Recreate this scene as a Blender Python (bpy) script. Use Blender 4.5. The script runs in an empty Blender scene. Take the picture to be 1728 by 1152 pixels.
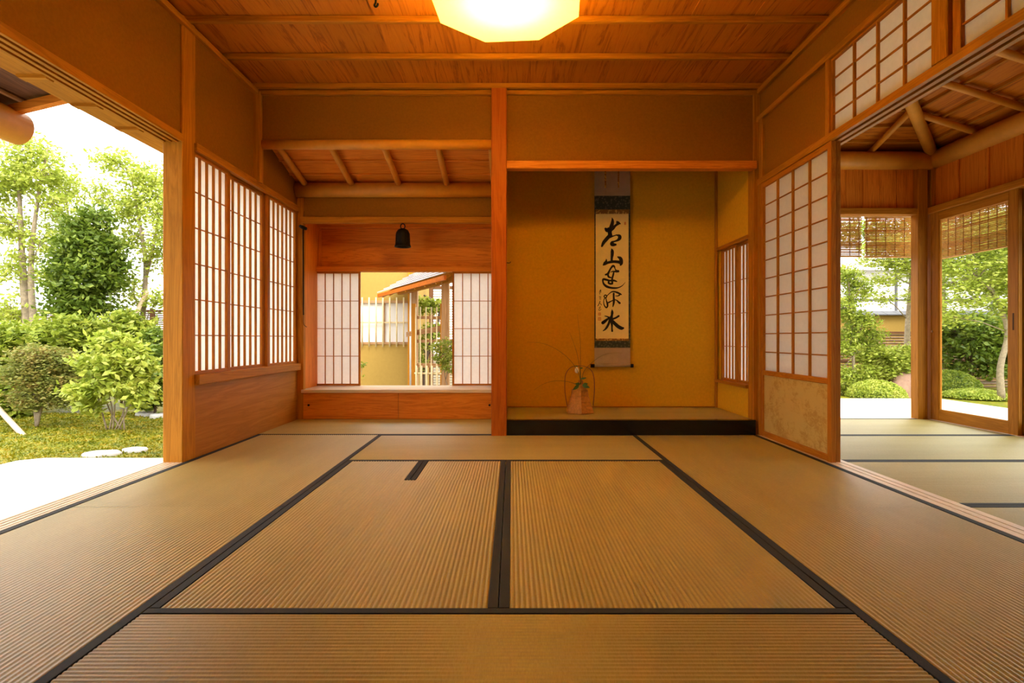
import bpy, math, random
import numpy as np
from mathutils import Vector
random.seed(7)
C = bpy.context.scene.collection
S = bpy.context.scene
R = math.radians
# ------------------------------------------------------------------ camera, sky, light, exposure
F, CX, CY, CH = 958.6, 864.0, 571.0, 0.7356
cam = bpy.data.cameras.new('camera'); cam.sensor_width = 36; cam.lens = F/1728*36
cam.shift_y = -5/1728; cam.clip_start = .01; cam.clip_end = 300
co = bpy.data.objects.new('camera', cam); C.objects.link(co)
co.location = (0, 0, CH); co.rotation_euler = (R(90), 0, 0); S.camera = co
w = bpy.data.worlds.new('world'); S.world = w; w.use_nodes = True
bg = w.node_tree.nodes['Background']
bg.inputs['Color'].default_value = (1.0, .985, .95, 1); bg.inputs['Strength'].default_value = 1.9
sl = bpy.data.lights.new('sun', 'SUN'); sl.energy = 1.6; sl.angle = R(35); sl.color = (1, .95, .85)
so = bpy.data.objects.new('sun', sl); C.objects.link(so); so.rotation_euler = (R(38), R(18), 0)
S.view_settings.view_transform = 'Standard'; S.view_settings.look = 'None'
S.view_settings.exposure = 1.27; S.view_settings.gamma = 1; S.view_settings.use_curve_mapping = False
cy = S.cycles
cy.max_bounces = 9; cy.diffuse_bounces = 6; cy.glossy_bounces = 3; cy.transmission_bounces = 6
cy.transparent_max_bounces = 8; cy.sample_clamp_indirect = 6; cy.use_denoising = True
cy.caustics_reflective = False; cy.caustics_refractive = False

def W(px, py, Y):      # a point of the photograph at depth Y
    return ((px-CX)*Y/F, Y, CH+(CY-py)*Y/F)

# ------------------------------------------------------------------ materials
def newmat(name):
    m = bpy.data.materials.new(name); m.use_nodes = True
    nt = m.node_tree; b = nt.nodes['Principled BSDF']
    return m, nt, b
def N(nt, t, **k):
    n = nt.nodes.new(t)
    for a, v in k.items(): setattr(n, a, v)
    return n
def ramp(nt, fac, cols):
    r = N(nt, 'ShaderNodeValToRGB'); e = r.color_ramp.elements
    while len(e) < len(cols): e.new(.5)
    for i, (p, c) in enumerate(cols):
        e[i].position = p; e[i].color = (*c, 1)
    nt.links.new(fac, r.inputs[0]); return r.outputs[0]
def coords(nt, scale):
    t = N(nt, 'ShaderNodeTexCoord'); mp = N(nt, 'ShaderNodeMapping'); mp.inputs['Scale'].default_value = scale
    nt.links.new(t.outputs['Object'], mp.inputs[0]); return mp.outputs[0]
def noise(nt, vec, scale, detail=4, rough=.55, dist=0):
    n = N(nt, 'ShaderNodeTexNoise'); n.inputs['Scale'].default_value = scale; n.inputs['Detail'].default_value = detail
    n.inputs['Roughness'].default_value = rough; n.inputs['Distortion'].default_value = dist
    if vec is not None: nt.links.new(vec, n.inputs['Vector'])
    return n.outputs[0]
def bump(nt, b, h, strength, dist=.01):
    k = N(nt, 'ShaderNodeBump'); k.inputs['Strength'].default_value = strength; k.inputs['Distance'].default_value = dist
    nt.links.new(h, k.inputs['Height']); nt.links.new(k.outputs[0], b.inputs['Normal'])
def vary(nt, col, amt):
    oi = N(nt, 'ShaderNodeObjectInfo'); mr = N(nt, 'ShaderNodeMapRange')
    mr.inputs['To Min'].default_value = 1-amt; mr.inputs['To Max'].default_value = 1+amt
    nt.links.new(oi.outputs['Random'], mr.inputs['Value'])
    hs = N(nt, 'ShaderNodeHueSaturation'); nt.links.new(mr.outputs[0], hs.inputs['Value']); nt.links.new(col, hs.inputs['Color'])
    return hs.outputs[0]
WOODS = {}
def wood(kind, axis):
    key = (kind, axis)
    if key in WOODS: return WOODS[key]
    pal = {'hinoki': ((.33, .122, .004), (.43, .165, .007), (.52, .21, .013), .55, .06, 5),
           'cedar': ((.52, .15, .010), (.70, .225, .018), (.78, .29, .03), .5, .07, 6),
           'pillarwood': ((.30, .062, .002), (.40, .088, .004), (.47, .115, .007), .5, .04, 4),
           'ceiling': ((.24, .06, .002), (.52, .165, .008), (.58, .20, .012), .55, .12, 4),
           'lattice': ((.34, .10, .005), (.44, .148, .009), (.52, .20, .016), .5, .05, 8),
           'sill': ((.66, .50, .34), (.76, .61, .45), (.84, .69, .53), .4, .03, 6),
           'koshi': ((.34, .125, .012), (.42, .16, .018), (.48, .20, .028), .5, .04, 3),
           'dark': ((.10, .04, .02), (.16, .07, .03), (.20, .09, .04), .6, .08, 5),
           'weathered': ((.30, .15, .06), (.42, .24, .11), (.52, .33, .17), .7, .08, 5)}[kind]
    m, nt, b = newmat(kind + '_wood_' + axis)
    sc = [9, 9, 9]; sc['xyz'.index(axis)] = .55
    v = coords(nt, sc)
    n1 = noise(nt, v, 1.6, 6, .6, 1.2)
    sc2 = [60, 60, 60]; sc2['xyz'.index(axis)] = 1.2
    n2 = noise(nt, coords(nt, sc2), 1.5, 3, .6, .3)
    wv = N(nt, 'ShaderNodeMath', operation='MULTIPLY_ADD'); nt.links.new(n1, wv.inputs[0]); wv.inputs[1].default_value = pal[5]*2.2
    nt.links.new(n2, wv.inputs[2])
    fr = N(nt, 'ShaderNodeMath', operation='PINGPONG'); nt.links.new(wv.outputs[0], fr.inputs[0]); fr.inputs[1].default_value = 1.0
    mx = N(nt, 'ShaderNodeMath', operation='MULTIPLY_ADD'); nt.links.new(n2, mx.inputs[0]); mx.inputs[1].default_value = .5
    ad = N(nt, 'ShaderNodeMath', operation='MULTIPLY'); nt.links.new(fr.outputs[0], ad.inputs[0]); ad.inputs[1].default_value = .55
    nt.links.new(ad.outputs[0], mx.inputs[2])
    col = ramp(nt, mx.outputs[0], [(0.12, pal[0]), (.45, pal[1]), (.85, pal[2])])
    col = vary(nt, col, pal[4])
    nt.links.new(col, b.inputs['Base Color']); b.inputs['Roughness'].default_value = pal[3]
    b.inputs['Specular IOR Level'].default_value = .16
    bump(nt, b, n2, .12, .002)
    WOODS[key] = m; return m
def plain(name, col, rough=.6, metal=0, nscale=None, namt=.15, bumpy=0, spec=.4):
    m, nt, b = newmat(name)
    b.inputs['Roughness'].default_value = rough; b.inputs['Metallic'].default_value = metal
    b.inputs['Specular IOR Level'].default_value = spec
    if nscale:
        n = noise(nt, coords(nt, (1, 1, 1)), nscale, 6, .65)
        c = ramp(nt, n, [(.3, tuple(x*(1-namt) for x in col)), (.7, tuple(min(1, x*(1+namt)) for x in col))])
        nt.links.new(c, b.inputs['Base Color'])
        if bumpy: bump(nt, b, n, bumpy, .004)
    else: b.inputs['Base Color'].default_value = (*col, 1)
    return m
M = {}
M['plaster'] = plain('ochre_clay_plaster', (.285, .115, .009), .95, 0, 60, .10, .25, .1)
M['plaster_toko'] = plain('yellow_clay_plaster', (.73, .41, .02), .95, 0, 45, .08, .25, .1)
M['plaster_out'] = plain('yellow_outdoor_plaster', (.37, .235, .058), .95, 0, 20, .05, .2, .1)
M['lacquer'] = plain('black_lacquer', (.008, .007, .006), .18, 0)
M['iron'] = plain('black_iron', (.012, .010, .008), .45, .6, 80, .3, .3)
M['ink'] = plain('black_ink', (.012, .009, .008), .7)
M['seal'] = plain('red_seal_ink', (.62, .16, .06), .8)
M['white'] = plain('white_surface', (.80, .79, .77), .6)
M['terrace'] = plain('pale_terrace_stone', (.74, .72, .68), .7, 0, 30, .06, .1)
M['stone'] = plain('pale_stepping_stone', (.50, .49, .46), .8, 0, 14, .15, .4)
M['rock'] = plain('reddish_garden_rock', (.33, .20, .14), .9, 0, 5, .4, .8)
M['soil'] = plain('dark_soil', (.10, .08, .04), 1, 0, 6, .4, .4)
M['roof'] = plain('dark_leak_slab', (.10, .09, .08), .9, 0, 10, .2)
M['shingle'] = plain('silver_grey_shingle', (.44, .44, .46), .7, 0, 25, .15, .3)
M['bamboo'] = plain('pale_bamboo', (.66, .52, .28), .5, 0, 9, .18)
M['reed'] = plain('weathered_reed', (.52, .42, .28), .8, 0, 9, .3)
M['sudare'] = plain('golden_reed_blind', (.62, .34, .07), .6, 0, 22, .3)
M['string'] = plain('dark_string', (.10, .05, .02), .9)
M['blind_string'] = plain('brown_blind_string', (.22, .10, .03), .9)
M['fencewood'] = plain('brown_fence_bamboo', (.26, .16, .10), .8, 0, 7, .35)
M['bark'] = plain('grey_brown_bark', (.28, .22, .15), .95, 0, 18, .35, .8)
M['bark_dark'] = plain('dark_bark', (.14, .10, .07), .95, 0, 18, .35, .8)
M['stake'] = plain('peeled_stake_wood', (.62, .45, .30), .7, 0, 9, .15)
M['tile'] = plain('dark_roof_tile', (.10, .10, .11), .6)
M['log'] = plain('peeled_log', (.70, .31, .03), .5, 0, 6, .14, .1)
M['basket'] = plain('woven_basket_bamboo', (.58, .27, .06), .5, 0, 50, .25, .5, .2)
M['basket_dark'] = plain('dark_vine', (.22, .09, .03), .5)
M['stem'] = plain('grass_green', (.10, .12, .02), .6)
M['petal'] = plain('white_petal', (.85, .80, .62), .6)
M['brass'] = plain('aged_brass', (.75, .55, .25), .3, 1)
def paper(name, col, trans=.6):
    m, nt, b = newmat(name); out = nt.nodes['Material Output']
    nz = noise(nt, coords(nt, (1, 1, 1)), 35, 6, .7)
    c = ramp(nt, nz, [(.3, tuple(x*.93 for x in col)), (.7, col)])
    d = N(nt, 'ShaderNodeBsdfDiffuse'); t = N(nt, 'ShaderNodeBsdfTranslucent'); mx = N(nt, 'ShaderNodeMixShader')
    nt.links.new(c, d.inputs[0]); nt.links.new(c, t.inputs[0]); mx.inputs[0].default_value = trans
    nt.links.new(d.outputs[0], mx.inputs[1]); nt.links.new(t.outputs[0], mx.inputs[2]); nt.links.new(mx.outputs[0], out.inputs[0])
    return m
M['paper'] = paper('shoji_paper', (.95, .92, .89), .66)
M['lamp_paper'] = paper('lamp_paper', (.95, .93, .70), .6)
def leafmat(name, c0, c1, c2, trans=.4):
    m, nt, b = newmat(name); out = nt.nodes['Material Output']
    nz = noise(nt, coords(nt, (1, 1, 1)), 6.5, 5, .8)
    c = ramp(nt, nz, [(.33, c0), (.5, c1), (.66, c2)])
    t = N(nt, 'ShaderNodeBsdfTranslucent'); mx = N(nt, 'ShaderNodeMixShader')
    nt.links.new(c, b.inputs['Base Color']); b.inputs['Roughness'].default_value = .5; b.inputs['Specular IOR Level'].default_value = .4
    nt.links.new(c, t.inputs[0]); mx.inputs[0].default_value = trans
    nt.links.new(b.outputs[0], mx.inputs[1]); nt.links.new(t.outputs[0], mx.inputs[2]); nt.links.new(mx.outputs[0], out.inputs[0])
    return m
M['leaf_light'] = leafmat('light_green_leaf', (.16, .24, .02), (.40, .47, .06), (.66, .66, .16))
M['leaf_mid'] = leafmat('mid_green_leaf', (.07, .12, .008), (.26, .33, .03), (.54, .55, .10))
M['leaf_dark'] = leafmat('dark_green_leaf', (.03, .065, .005), (.13, .20, .018), (.34, .40, .06))
M['leaf_rust'] = leafmat('rusty_green_leaf', (.16, .22, .04), (.27, .28, .06), (.42, .26, .08))
M['moss'] = leafmat('yellow_green_moss', (.07, .11, .004), (.22, .225, .008), (.42, .29, .018), .2)
def tatami_mat(name, axis, c0, c1):
    m, nt, b = newmat(name)
    sc = [4, 4, 4]; sc['xy'.index(axis)] = .7
    n1 = noise(nt, coords(nt, sc), 1.5, 5, .6)
    sc = [70, 70, 70]; sc['xy'.index(axis)] = 420
    n2 = noise(nt, coords(nt, sc), 1, 2, .6)
    a = N(nt, 'ShaderNodeMath', operation='MULTIPLY_ADD'); nt.links.new(n2, a.inputs[0]); a.inputs[1].default_value = .55
    h = N(nt, 'ShaderNodeMath', operation='MULTIPLY'); nt.links.new(n1, h.inputs[0]); h.inputs[1].default_value = .45
    nt.links.new(h.outputs[0], a.inputs[2])
    col = ramp(nt, a.outputs[0], [(.3, c0), (.7, c1)])
    col = vary(nt, col, .03)
    nt.links.new(col, b.inputs['Base Color']); b.inputs['Roughness'].default_value = .42; b.inputs['Specular IOR Level'].default_value = .5
    bump(nt, b, n2, .3, .001)
    return m
M['tatami_x'] = tatami_mat('tatami_straw_x', 'x', (.37, .285, .085), (.51, .42, .155))
M['tatami_y'] = tatami_mat('tatami_straw_y', 'y', (.37, .285, .085), (.51, .42, .155))
M['heri'] = plain('black_cloth_border', (.022, .020, .018), .8, 0, 300, .3, .2)
def brocade(name, c0, c1, sc):
    m, nt, b = newmat(name)
    v = N(nt, 'ShaderNodeTexVoronoi'); v.inputs['Scale'].default_value = sc; nt.links.new(coords(nt, (1, 1, 1)), v.inputs['Vector'])
    c = ramp(nt, v.outputs['Distance'], [(.25, c1), (.5, c0)])
    nt.links.new(c, b.inputs['Base Color']); b.inputs['Roughness'].default_value = .7; return m
M['brocade_green'] = brocade('dark_green_brocade', (.035, .045, .03), (.12, .12, .08), 45)
M['brocade_gold'] = brocade('gold_brocade', (.30, .13, .02), (.80, .50, .12), 60)
M['scroll_paper'] = plain('aged_scroll_paper', (.92, .74, .30), .8, 0, 20, .05)
M['scroll_silk'] = plain('grey_beige_silk', (.46, .35, .24), .8, 0, 20, .07)
M['karakami'] = brocade('gold_flowered_paper', (.66, .50, .24), (.55, .36, .12), 9)
def karakami():
    m, nt, b = newmat('leaf_patterned_paper')
    v = noise(nt, coords(nt, (1, 14, 22)), 1.6, 5, .7, 1.0)
    v2 = noise(nt, coords(nt, (1, 1, 1)), 7, 2, .5)
    mu = N(nt, 'ShaderNodeMath', operation='MULTIPLY'); nt.links.new(v, mu.inputs[0]); nt.links.new(v2, mu.inputs[1])
    c = ramp(nt, mu.outputs[0], [(.22, (.60, .43, .12)), (.34, (.47, .29, .06))])
    nt.links.new(c, b.inputs['Base Color']); b.inputs['Roughness'].default_value = .7; return m
M['karakami'] = karakami()
def glass():
    m, nt, b = newmat('window_glass'); out = nt.nodes['Material Output']
    t = N(nt, 'ShaderNodeBsdfTransparent'); t.inputs[0].default_value = (.93, .95, .93, 1)
    g = N(nt, 'ShaderNodeBsdfGlossy'); g.inputs['Roughness'].default_value = .02
    f = N(nt, 'ShaderNodeLayerWeight'); f.inputs[0].default_value = .08
    mx = N(nt, 'ShaderNodeMixShader'); nt.links.new(f.outputs['Fresnel'], mx.inputs[0])
    nt.links.new(t.outputs[0], mx.inputs[1]); nt.links.new(g.outputs[0], mx.inputs[2]); nt.links.new(mx.outputs[0], out.inputs[0])
    return m
M['glass'] = glass()

# ------------------------------------------------------------------ object helpers
def tag(o, label=None, cat=None, group=None, kind=None):
    if label: o['label'] = label
    if cat: o['category'] = cat
    if group: o['group'] = group
    if kind: o['kind'] = kind
    return o
def thing(name, label, cat, loc=(0, 0, 0), group=None, kind=None):
    o = bpy.data.objects.new(name, None); C.objects.link(o); o.location = loc; o.empty_display_size = .1
    return tag(o, label, cat, group, kind)
def wloc(o):
    v = Vector(o.location)
    while o.parent: o = o.parent; v += Vector(o.location)
    return v
def obj(name, vs, fs, mat, parent=None, smooth=False, kind=None, label=None):
    me = bpy.data.meshes.new(name)
    off = wloc(parent) if parent else Vector((0, 0, 0))
    if isinstance(vs, np.ndarray):
        vs = vs - np.array(off); n = len(vs); fs = np.asarray(fs); k = fs.shape[1]
        me.vertices.add(n); me.vertices.foreach_set('co', vs.astype(np.float32).ravel())
        me.loops.add(fs.size); me.loops.foreach_set('vertex_index', fs.astype(np.int32).ravel())
        me.polygons.add(len(fs)); me.polygons.foreach_set('loop_start', np.arange(0, fs.size, k, dtype=np.int32))
        me.polygons.foreach_set('loop_total', np.full(len(fs), k, dtype=np.int32)); me.update(calc_edges=True)
    else:
        me.from_pydata([(v[0]-off[0], v[1]-off[1], v[2]-off[2]) for v in vs], [], fs); me.update()
    if smooth: me.polygons.foreach_set('use_smooth', [True]*len(me.polygons))
    if mat: me.materials.append(mat)
    o = bpy.data.objects.new(name, me); C.objects.link(o)
    if parent: o.parent = parent
    if kind: o['kind'] = kind
    if label: o['label'] = label
    return o
class MB:
    def __init__(s): s.v = []; s.f = []
    def add(s, v, f):
        n = len(s.v); s.v += [tuple(p) for p in v]; s.f += [tuple(i+n for i in q) for q in f]; return s
    def box(s, x0, x1, y0, y1, z0, z1):
        v = [(x, y, z) for z in (z0, z1) for y in (y0, y1) for x in (x0, x1)]
        return s.add(v, [(0, 2, 3, 1), (4, 5, 7, 6), (0, 1, 5, 4), (2, 6, 7, 3), (0, 4, 6, 2), (1, 3, 7, 5)])
    def bbox(s, x0, x1, y0, y1, z0, z1, c=.002):     # box with chamfered edges along its longest axis
        d = (x1-x0, y1-y0, z1-z0); a = d.index(max(d)); c = min(c, *(q*.3 for q in d))
        lim = [(x0, x1), (y0, y1), (z0, z1)]; u, w_ = [i for i in range(3) if i != a]
        (u0, u1), (w0, w1) = lim[u], lim[w_]
        prof = [(u0+c, w0), (u1-c, w0), (u1, w0+c), (u1, w1-c), (u1-c, w1), (u0+c, w1), (u0, w1-c), (u0, w0+c)]
        if a == 1: prof = prof[::-1]
        return s.prism(prof, a, *lim[a])
    def prism(s, prof, axis, a0, a1):
        o = [i for i in range(3) if i != axis]; n = len(prof); v = []
        for t in (a0, a1):
            for p in prof:
                q = [0, 0, 0]; q[axis] = t; q[o[0]] = p[0]; q[o[1]] = p[1]; v.append(q)
        f = [(i, (i+1) % n, n+(i+1) % n, n+i) for i in range(n)] + [tuple(range(n-1, -1, -1)), tuple(range(n, 2*n))]
        return s.add(v, f)
    def tube(s, pts, rad, seg=8, cap=True, squash=1):
        pts = [Vector(p) for p in pts]; n = len(pts)
        rad = rad if isinstance(rad, (list, tuple)) else [rad]*n
        v = []
        up = None
        for i, p in enumerate(pts):
            t = (pts[min(i+1, n-1)]-pts[max(i-1, 0)]).normalized()
            if up is None: up = Vector((0, 0, 1)) if abs(t.z) < .9 else Vector((1, 0, 0))
            a = t.cross(up).normalized(); b = a.cross(t).normalized(); up = b
            for k in range(seg):
                th = 2*math.pi*k/seg
                v.append(p+a*math.cos(th)*rad[i]+b*math.sin(th)*rad[i]*squash)
        f = [(i*seg+k, i*seg+(k+1) % seg, (i+1)*seg+(k+1) % seg, (i+1)*seg+k) for i in range(n-1) for k in range(seg)]
        if cap: f += [tuple(range(seg-1, -1, -1)), tuple((n-1)*seg+k for k in range(seg))]
        return s.add(v, f)
    def lathe(s, prof, c, seg=24, phase=0):
        v = [(c[0]+r*math.cos(2*math.pi*k/seg+phase), c[1]+r*math.sin(2*math.pi*k/seg+phase), c[2]+z) for r, z in prof for k in range(seg)]
        f = [(i*seg+k, i*seg+(k+1) % seg, (i+1)*seg+(k+1) % seg, (i+1)*seg+k) for i in range(len(prof)-1) for k in range(seg)]
        return s.add(v, f)
    def go(s, name, mat, parent=None, smooth=False, kind=None, label=None):
        return obj(name, s.v, s.f, mat, parent, smooth, kind, label)
def box(name, x0, x1, y0, y1, z0, z1, mat, parent=None, c=.002, label=None, kind=None):
    m = MB().bbox(x0, x1, y0, y1, z0, z1, c) if c else MB().box(x0, x1, y0, y1, z0, z1)
    return m.go(name, mat, parent, label=label, kind=kind)
NT = [0]
def trim(label, x0, x1, y0, y1, z0, z1, mat=None, cat='trim'):
    NT[0] += 1; d = (x1-x0, y1-y0, z1-z0)
    mat = mat or wood('hinoki', 'xyz'[d.index(max(d))])
    o = box('trim_%d' % NT[0], x0, x1, y0, y1, z0, z1, mat, None, .004)
    return tag(o, label, cat, None, 'structure')
def spline(pts, n=6):
    P = [np.array(p, float) for p in pts]; P = [2*P[0]-P[1]]+P+[2*P[-1]-P[-2]]; out = []
    for i in range(1, len(P)-2):
        for k in range(n):
            t = k/n; a, b, c_, d = P[i-1], P[i], P[i+1], P[i+2]
            out.append(.5*((2*b)+(-a+c_)*t+(2*a-5*b+4*c_-d)*t*t+(-a+3*b-3*c_+d)*t**3))
    out.append(P[-2]); return out

# ------------------------------------------------------------------ room shell
XL, XR, YB = -1.957, 1.872, 4.35
fl = thing('floor', 'wooden subfloor under the tatami mats of the two rooms', 'floor', kind='structure')
box('subfloor', -2.07, 3.9, -1.5, 5.7, -.12, -.055, M['soil'], fl, 0)
# ceiling
ce = thing('ceiling', 'flat ceiling of wide cedar boards crossed by slender battens', 'ceiling', kind='structure')
ed = [-1.99]+[-1.966+.38*k for k in range(1, 10)]+[1.92]
for k in range(10):
    lap = .010 if k < 9 else 0
    MB().prism([(ed[k], 2.668-.000), (ed[k+1]+lap*2, 2.674), (ed[k+1]+lap*2, 2.684), (ed[k], 2.678)], 1, -1.5, 4.42).go('ceiling_board', wood('ceiling', 'y'), ce)
for k in range(13):
    y = 4.33-.4485*k
    MB().bbox(-1.96, 1.9, y-.034, y, 2.632, 2.67, .004).go('batten', wood('hinoki', 'x'), ce)
trim('thin cornice strip along the top of the left wall', -1.985, -1.935, -1.5, 4.33, 2.60, 2.637)
trim('thin cornice strip along the top of the right wall', 1.868, 1.92, -1.5, 4.33, 2.60, 2.637)
trim('thin cornice strip over the wall above the two alcoves', -1.96, 1.9, 4.34, 4.40, 2.60, 2.637)
# left wall
wl = thing('wall_left', 'ochre clay plaster above the garden opening and left windows', 'wall', kind='structure')
box('plaster_panel', -2.06, -1.972, -1.5, 3.39, 1.935, 2.68, M['plaster'], wl, 0)
box('plaster_panel', -2.06, -1.972, 3.5, 4.36, 1.935, 2.68, M['plaster'], wl, 0)
box('plaster_panel', -2.06, -1.965, 4.36, 5.25, 1.935, 2.68, M['plaster'], wl, 0)
pn = box('wooden_board', -2.05, -1.962, 3.5, 5.21, -.05, .452, wood('koshi', 'y'), wl, .002)
tag(pn, 'pale wooden wainscot board with flowing grain')
box('plaster_panel', -2.07, -1.99, -1.5, 1.55, -.05, 1.93, M['plaster'], wl, 0)  # unseen panel added to shut the near opening and darken the front mats
p = thing('pillar', 'square pale wood pillar at the near end of the left lattice windows', 'pillar', (-2.015, 3.44, 0), kind='structure')
box('shaft', -2.075, XL, 3.374, 3.513, -.05, 2.66, wood('hinoki', 'z'), p, .004)
trim('slender post where the alcove beam meets the left wall', -2.0, -1.92, 4.33, 4.39, 1.93, 2.62)
trim('window ledge under the three left lattice screens', -2.06, -1.925, 3.5, 5.2, .45, .512)
# grooved profiles
def grooved(name, label, x0, x1, z0, z1, y0, y1, down, nt, mat, cat, deep=.012, gw=.02, lead=.012):
    pts = []; pitch = (x1-x0-2*lead)/nt
    edge = z0 if down else z1; s = 1 if down else -1; back = z1 if down else z0
    xs = []
    for k in range(nt):
        a = x0+lead+pitch*k+(pitch-gw)/2; xs.append((a, a+gw))
    pts = [(x0, back), (x0, edge)]
    for a, b_ in xs: pts += [(a, edge), (a, edge+s*deep), (b_, edge+s*deep), (b_, edge)]
    pts += [(x1, edge), (x1, back)]
    if down: pts = pts
    NT[0] += 1
    # build as strips to keep faces convex
    mb = MB(); n = len(pts)
    v = [(px, yy, pz) for yy in (y0, y1) for px, pz in pts]
    f = [(i, (i+1) % n, n+(i+1) % n, n+i) for i in range(n)]
    mb.add(v, f)
    cuts = [x0]+[q for ab in xs for q in ab]+[x1]
    for i in range(len(cuts)-1):
        e = edge+s*deep if i % 2 else edge
        for yy in (y0, y1):
            mb.add([(cuts[i], yy, back), (cuts[i+1], yy, back), (cuts[i+1], yy, e), (cuts[i], yy, e)], [(0, 1, 2, 3)])
    return tag(mb.go('trim_%d' % NT[0], mat), label, cat, None, 'structure')
grooved('', 'grooved floor track of the open garden side on the left', -2.075, XL, -.05, .001, -1.5, 3.374, False, 4, wood('sill', 'y'), 'track', .018, .008, .004)
grooved('', 'grooved head beam over the open garden side on the left', -2.075, XL+.008, 1.902, 1.945, -1.5, 3.374, True, 3, wood('hinoki', 'y'), 'track', .014, .018, .006)
grooved('', 'grooved head rail over the three left lattice windows', -2.06, -1.94, 1.893, 1.94, 3.5, 5.2, True, 2, wood('hinoki', 'y'), 'track', .012, .035, .03)
# exterior side of left opening
trim('outer soffit plank outside the open garden side', -2.25, -2.076, -1.5, 5.6, 1.925, 1.95)
for k, y in enumerate([2.58, 2.895, 3.215]):
    o = MB().prism([(-2.235, 1.918), (-2.225, 1.911), (-2.10, 1.908), (-2.09, 1.925), (-2.235, 1.925)], 1, y-.022, y+.022).go('trim_%d' % (NT[0]+1), wood('hinoki', 'x')); NT[0] += 1
    tag(o, ['nearest', 'middle', 'farthest'][k]+' of three rafter tails under the outer soffit plank', 'rafter', None, 'structure')
# right wall
wr = thing('wall_right', 'ochre clay plaster around the transoms of the right wall', 'wall', kind='structure')
box('plaster_panel', 1.90, 1.98, -1.5, 4.45, 2.42, 3.12, M['plaster'], wr, 0)
box('plaster_panel', 1.90, 1.98, 3.40, 4.36, 1.94, 2.40, M['plaster'], wr, 0)
box('plaster_panel', 1.90, 1.98, -1.5, 1.45, 1.94, 2.40, M['plaster'], wr, 0)
trim('horizontal rail above the right transoms', 1.872, 1.985, -1.5, 4.36, 2.392, 2.43)
trim('thin upright at the alcove end of the right plaster panel', 1.878, 1.98, 4.27, 4.325, 1.95, 2.392)
trim('thin upright where the lattice transom begins', 1.878, 1.98, 3.375, 3.41, 1.95, 2.392)
trim('square post between the two lattice transoms', 1.872, 1.985, 2.445, 2.54, 1.95, 2.392)
trim('thin upright closing the second lattice transom', 1.878, 1.98, 1.44, 1.48, 1.95, 2.392)
grooved('', 'grooved head beam over the right room opening', 1.878, 1.996, 1.906, 1.95, -1.5, 4.36, True, 2, wood('hinoki', 'y'), 'track', .014, .022, .012)
grooved('', 'grooved floor track of the right room opening', XR+.002, 1.996, -.05, .001, -1.5, 4.36, False, 2, wood('sill', 'y'), 'track', .016, .009, .02)
trim('narrow door jamb beside the tokonoma corner post', 1.882, 1.98, 4.317, 4.36, -.05, 1.906)
trim('pale corner post between tokonoma and right wall', 1.848, 1.90, 4.352, 4.45, -.05, 2.66)
# back wall upper (above alcoves)
wb = thing('wall_back', 'ochre clay plaster band above the two alcoves', 'wall', kind='structure')
box('plaster_panel', -1.99, -.10, 4.37, 4.45, 2.25, 2.68, M['plaster'], wb, 0)
box('plaster_panel', -.10, 1.9, 4.36, 4.44, 2.07, 2.68, M['plaster'], wb, 0)
o = MB().tube([(-1.96, 4.375, 2.228), (-.13, 4.375, 2.228)], .037, 20).go('trim_%d' % (NT[0]+1), M['log'], smooth=True); NT[0] += 1
tag(o, 'pale rounded log beam at the front of the sloping recess ceiling', 'beam', None, 'structure')
o = box('trim_%d' % (NT[0]+1), -.05, 1.862, 4.32, 4.397, 2.029, 2.088, wood('cedar', 'x')); NT[0] += 1
tag(o, 'reddish crossbeam hanging over the front of the tokonoma', 'beam', None, 'structure')
p = thing('alcove_pillar', 'reddish square main pillar between the window recess and the tokonoma', 'pillar', (-.098, 4.355, 0), kind='structure')
box('shaft', -.157, -.04, 4.30, 4.42, -.05, 2.65, wood('pillarwood', 'z'), p, .006)
k = MB().tube([(-.04, 4.36, 1.317), (-.025, 4.36, 1.315), (-.012, 4.36, 1.318), (-.012, 4.36, 1.326)], .003, 6).go('hook', M['iron'], p)
box('partition', -.15, -.045, 4.42, 5.75, -.05, 2.68, M['plaster_toko'], wb, 0)
# tokonoma
tk = thing('wall_tokonoma', 'yellow clay walls inside the tokonoma behind the scroll', 'wall', kind='structure')
box('plaster_panel', -.05, 1.95, 5.13, 5.22, -.05, 2.7, M['plaster_toko'], tk, 0)
box('plaster_panel', 1.85, 1.95, 4.44, 5.14, 1.545, 2.7, M['plaster_toko'], tk, 0)
box('plaster_panel', 1.85, 1.95, 4.44, 5.14, -.05, .345, M['plaster_toko'], tk, 0)
box('plaster_panel', 1.86, 1.95, 5.06, 5.14, .34, 1.55, M['plaster_toko'], tk, 0)
box('ceiling_panel', -.05, 1.95, 4.44, 5.2, 2.66, 2.70, wood('ceiling', 'x'), tk, 0)
trim('slim corner upright at the far right of the tokonoma', 1.828, 1.852, 5.105, 5.131, .115, 2.66)
trim('small lintel over the tokonoma side window', 1.835, 1.93, 4.44, 5.125, 1.52, 1.548)
trim('small sill under the tokonoma side window', 1.825, 1.93, 4.44, 5.125, .345, .372)
trim('thin skirting strip along the back of the tokonoma', -.04, 1.85, 5.12, 5.131, .115, .125)
o = box('tokonoma_step', -.04, 1.857, 4.326, 4.395, 0, .114, M['lacquer'], None, .004)
tag(o, 'glossy black lacquered front edge of the raised tokonoma floor', 'step', None, 'structure')
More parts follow.
